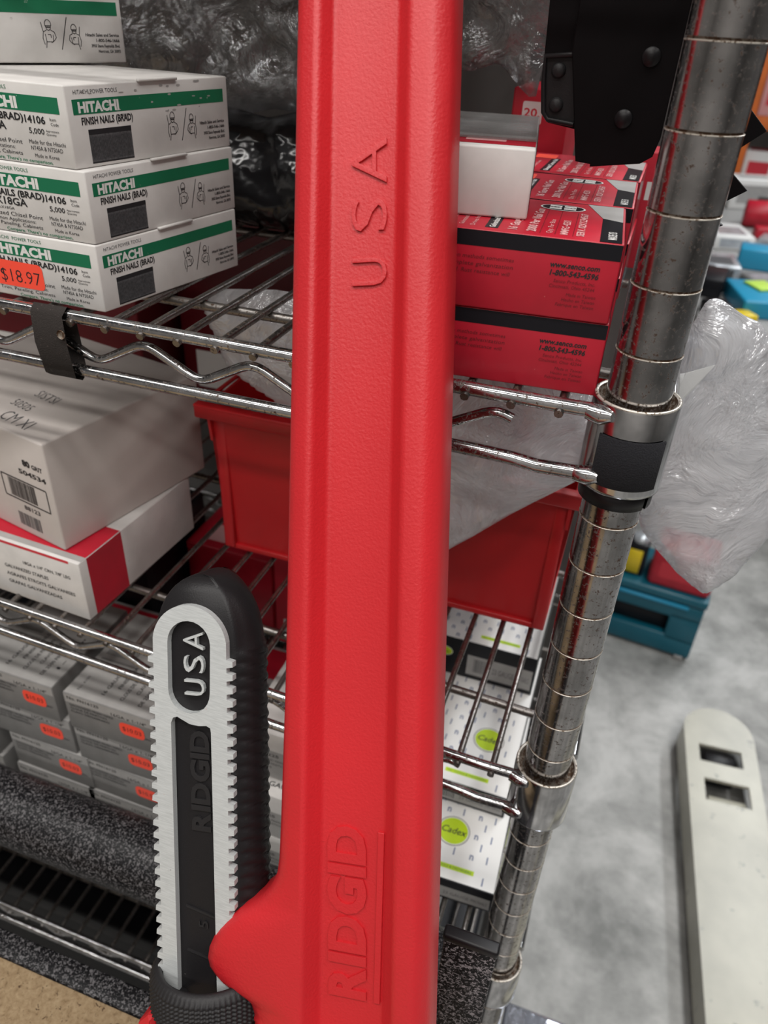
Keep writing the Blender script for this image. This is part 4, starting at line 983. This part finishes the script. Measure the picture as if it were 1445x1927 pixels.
pack('blue_package', 'big blue package nearest on the display table', 390, 2560, Tz, 190, 260, 60, 'blue_pack', 12)
pack('lime_package', 'lime green card lying on the big blue package', 385, 2600, Tz+61, 80, 100, 8, 'lime_pack', 30)
pack('black_package', 'black package at the near left corner of the display table', 215, 2690, Tz, 120, 190, 70, 'lid_black', -8)
pack('dark_tool', 'small dark tool pack beside the black package', 245, 2425, Tz, 80, 90, 40, 'black_plastic', 24)
pack('silver_clamshell', 'silver clamshell pack left of centre on the display table', 240, 2925, Tz, 170, 200, 60, 'silver_pack', 5, 'print_grey')
pack('silver_clamshell', 'silver clamshell pack with dark card, right of the blue one', 640, 2950, Tz, 220, 200, 50, 'silver_pack', -15, 'print_grey')
pack('blue_package', 'small light blue package in front of the red roll', 420, 3120, Tz, 170, 120, 80, 'blue_pack', -4)
pack('yellow_package', 'small yellow pack at the near edge of the display table', 330, 2385, Tz, 60, 70, 30, 'yellow_plastic', 30)
pack('grey_package', 'grey package between the clamshell and the blue package', 400, 2830, Tz, 110, 120, 40, 'grey_panel', 20, 'silver_pack')
pack('teal_package', 'long teal package lying right of the red roll', 760, 3800, Tz, 260, 120, 60, 'teal_plastic', -10)
pack('red_package', 'small red package between the white flat pack and the red roll', 480, 3680, Tz, 110, 70, 50, 'red_card', 10)
pack('orange_package', 'orange package behind the long silver package', 640, 3640, Tz, 120, 80, 60, 'orange_steel', -20)
pack('white_package', 'white card pack standing beside the black package', 740, 4150, Tz, 120, 90, 160, 'print_white', 14, 'print_red')
pack('white_package', 'white flat package left of the red roll', 300, 3480, Tz, 170, 260, 60, 'print_white', 12, 'silver_pack')
pack('silver_package', 'long silver package lying behind the small blue one', 610, 3440, Tz, 360, 150, 50, 'silver_pack', -14)
pack('black_package', 'black package beside the red roll', 560, 4150, Tz, 200, 130, 90, 'lid_black', 5)
pack('white_package', 'white boxy package behind the red roll', 420, 4400, Tz, 230, 160, 150, 'print_white', 16, 'pale_card')
pack('white_package', 'large white package at the far end of the table', 700, 4500, Tz, 260, 180, 120, 'print_white', 0, 'print_pink')
mb = MB(); mb.lathe([(.1, 0), (56, 0), (60, 4), (60, 206), (56, 210), (.1, 210)], 'red_card', 32, (385, 3900, Tz+60), (Vector((0, 1, 0)), Vector((0, 0, 1)), Vector((1, .15, 0)).normalized()))
o = mb.obj('red_roll', origin=(480, 3900, Tz)); tag(o, 'red cylindrical roll lying on the display table', 'roll')
# orange racking
orr = thing('pallet_racking', (1500, 6600, FZ), 'orange steel pallet racking with goods, blurred far in the background', 'racking')
for x in (420, 1500, 2500, 3500):
    mb = MB(); mb.box((x, 6400, FZ), (x+90, 6480, 1650), 'orange_steel', 4); mb.box((x, 7200, FZ), (x+90, 7280, 1650), 'orange_steel', 4)
    for k in range(6): mb.tube([(x+45, 6480, FZ+200+k*480), (x+45, 7200, FZ+500+k*480)], 14, 'orange_steel', 6)
    child(mb, 'upright_frame', orr)
for z in (-1200, -620, -120, 420, 1000):
    mb = MB(); mb.box((420, 6390, z), (3560, 6440, z+90), 'orange_steel', 4); child(mb, 'beam', orr)
    mb = MB(); mb.box((420, 6440, z+60), (3560, 7240, z+85), 'table_top'); child(mb, 'deck', orr)
k = 0
cols = ['print_white', 'brown_card', 'print_pink', 'silver_pack', 'brown_card', 'orange_steel', 'print_white', 'red_card']
cn = {'print_white': 'white', 'brown_card': 'brown', 'print_pink': 'pink', 'silver_pack': 'silver', 'orange_steel': 'orange', 'red_card': 'red'}
for lv, z in enumerate((-1115, -535, -35)):
    x = 520
    for j in range(3):
        w_ = rd.uniform(150, 300); h_ = rd.uniform(250, 400); mt = cols[(k*3+lv) % 8]; k += 1
        o = pack('stock_box', '%s stock box, %s on the %s level of the orange racking' % (cn[mt], ('leftmost', 'second', 'third')[j], ('lower', 'middle', 'upper')[lv]), x+w_/2, 6640+20*j, z, w_, 300, h_, mt, 0, rd.choice((None, 'print_white', 'print_red')))
        o['category'] = 'box'; o['group'] = 'stock on the orange racking'; x += w_+25
# added cartons, unseen above the frame, put there to shade the shelf below
for i, (x, w_, lab) in enumerate(((-640, 260, 'left added shade carton on the topmost wire shelf'), (-330, 300, 'middle added shade carton on the topmost wire shelf'), (-100, 120, 'right added shade carton on the topmost wire shelf'))):
    mb = MB(); mb.box((-w_/2, 0, 0), (w_/2, 300, 180), 'brown_card', 2); mb.face((-w_/2, 0, 180), (1, 0, 0), (0, 1, 0)).rect(0, 140, w_, 160, 'tape_film', .3)
    o = mb.obj('shade_carton'); o.location = Vector((x, 90, 92.6))*S; tag(o, lab, 'box', 'added shade cartons')
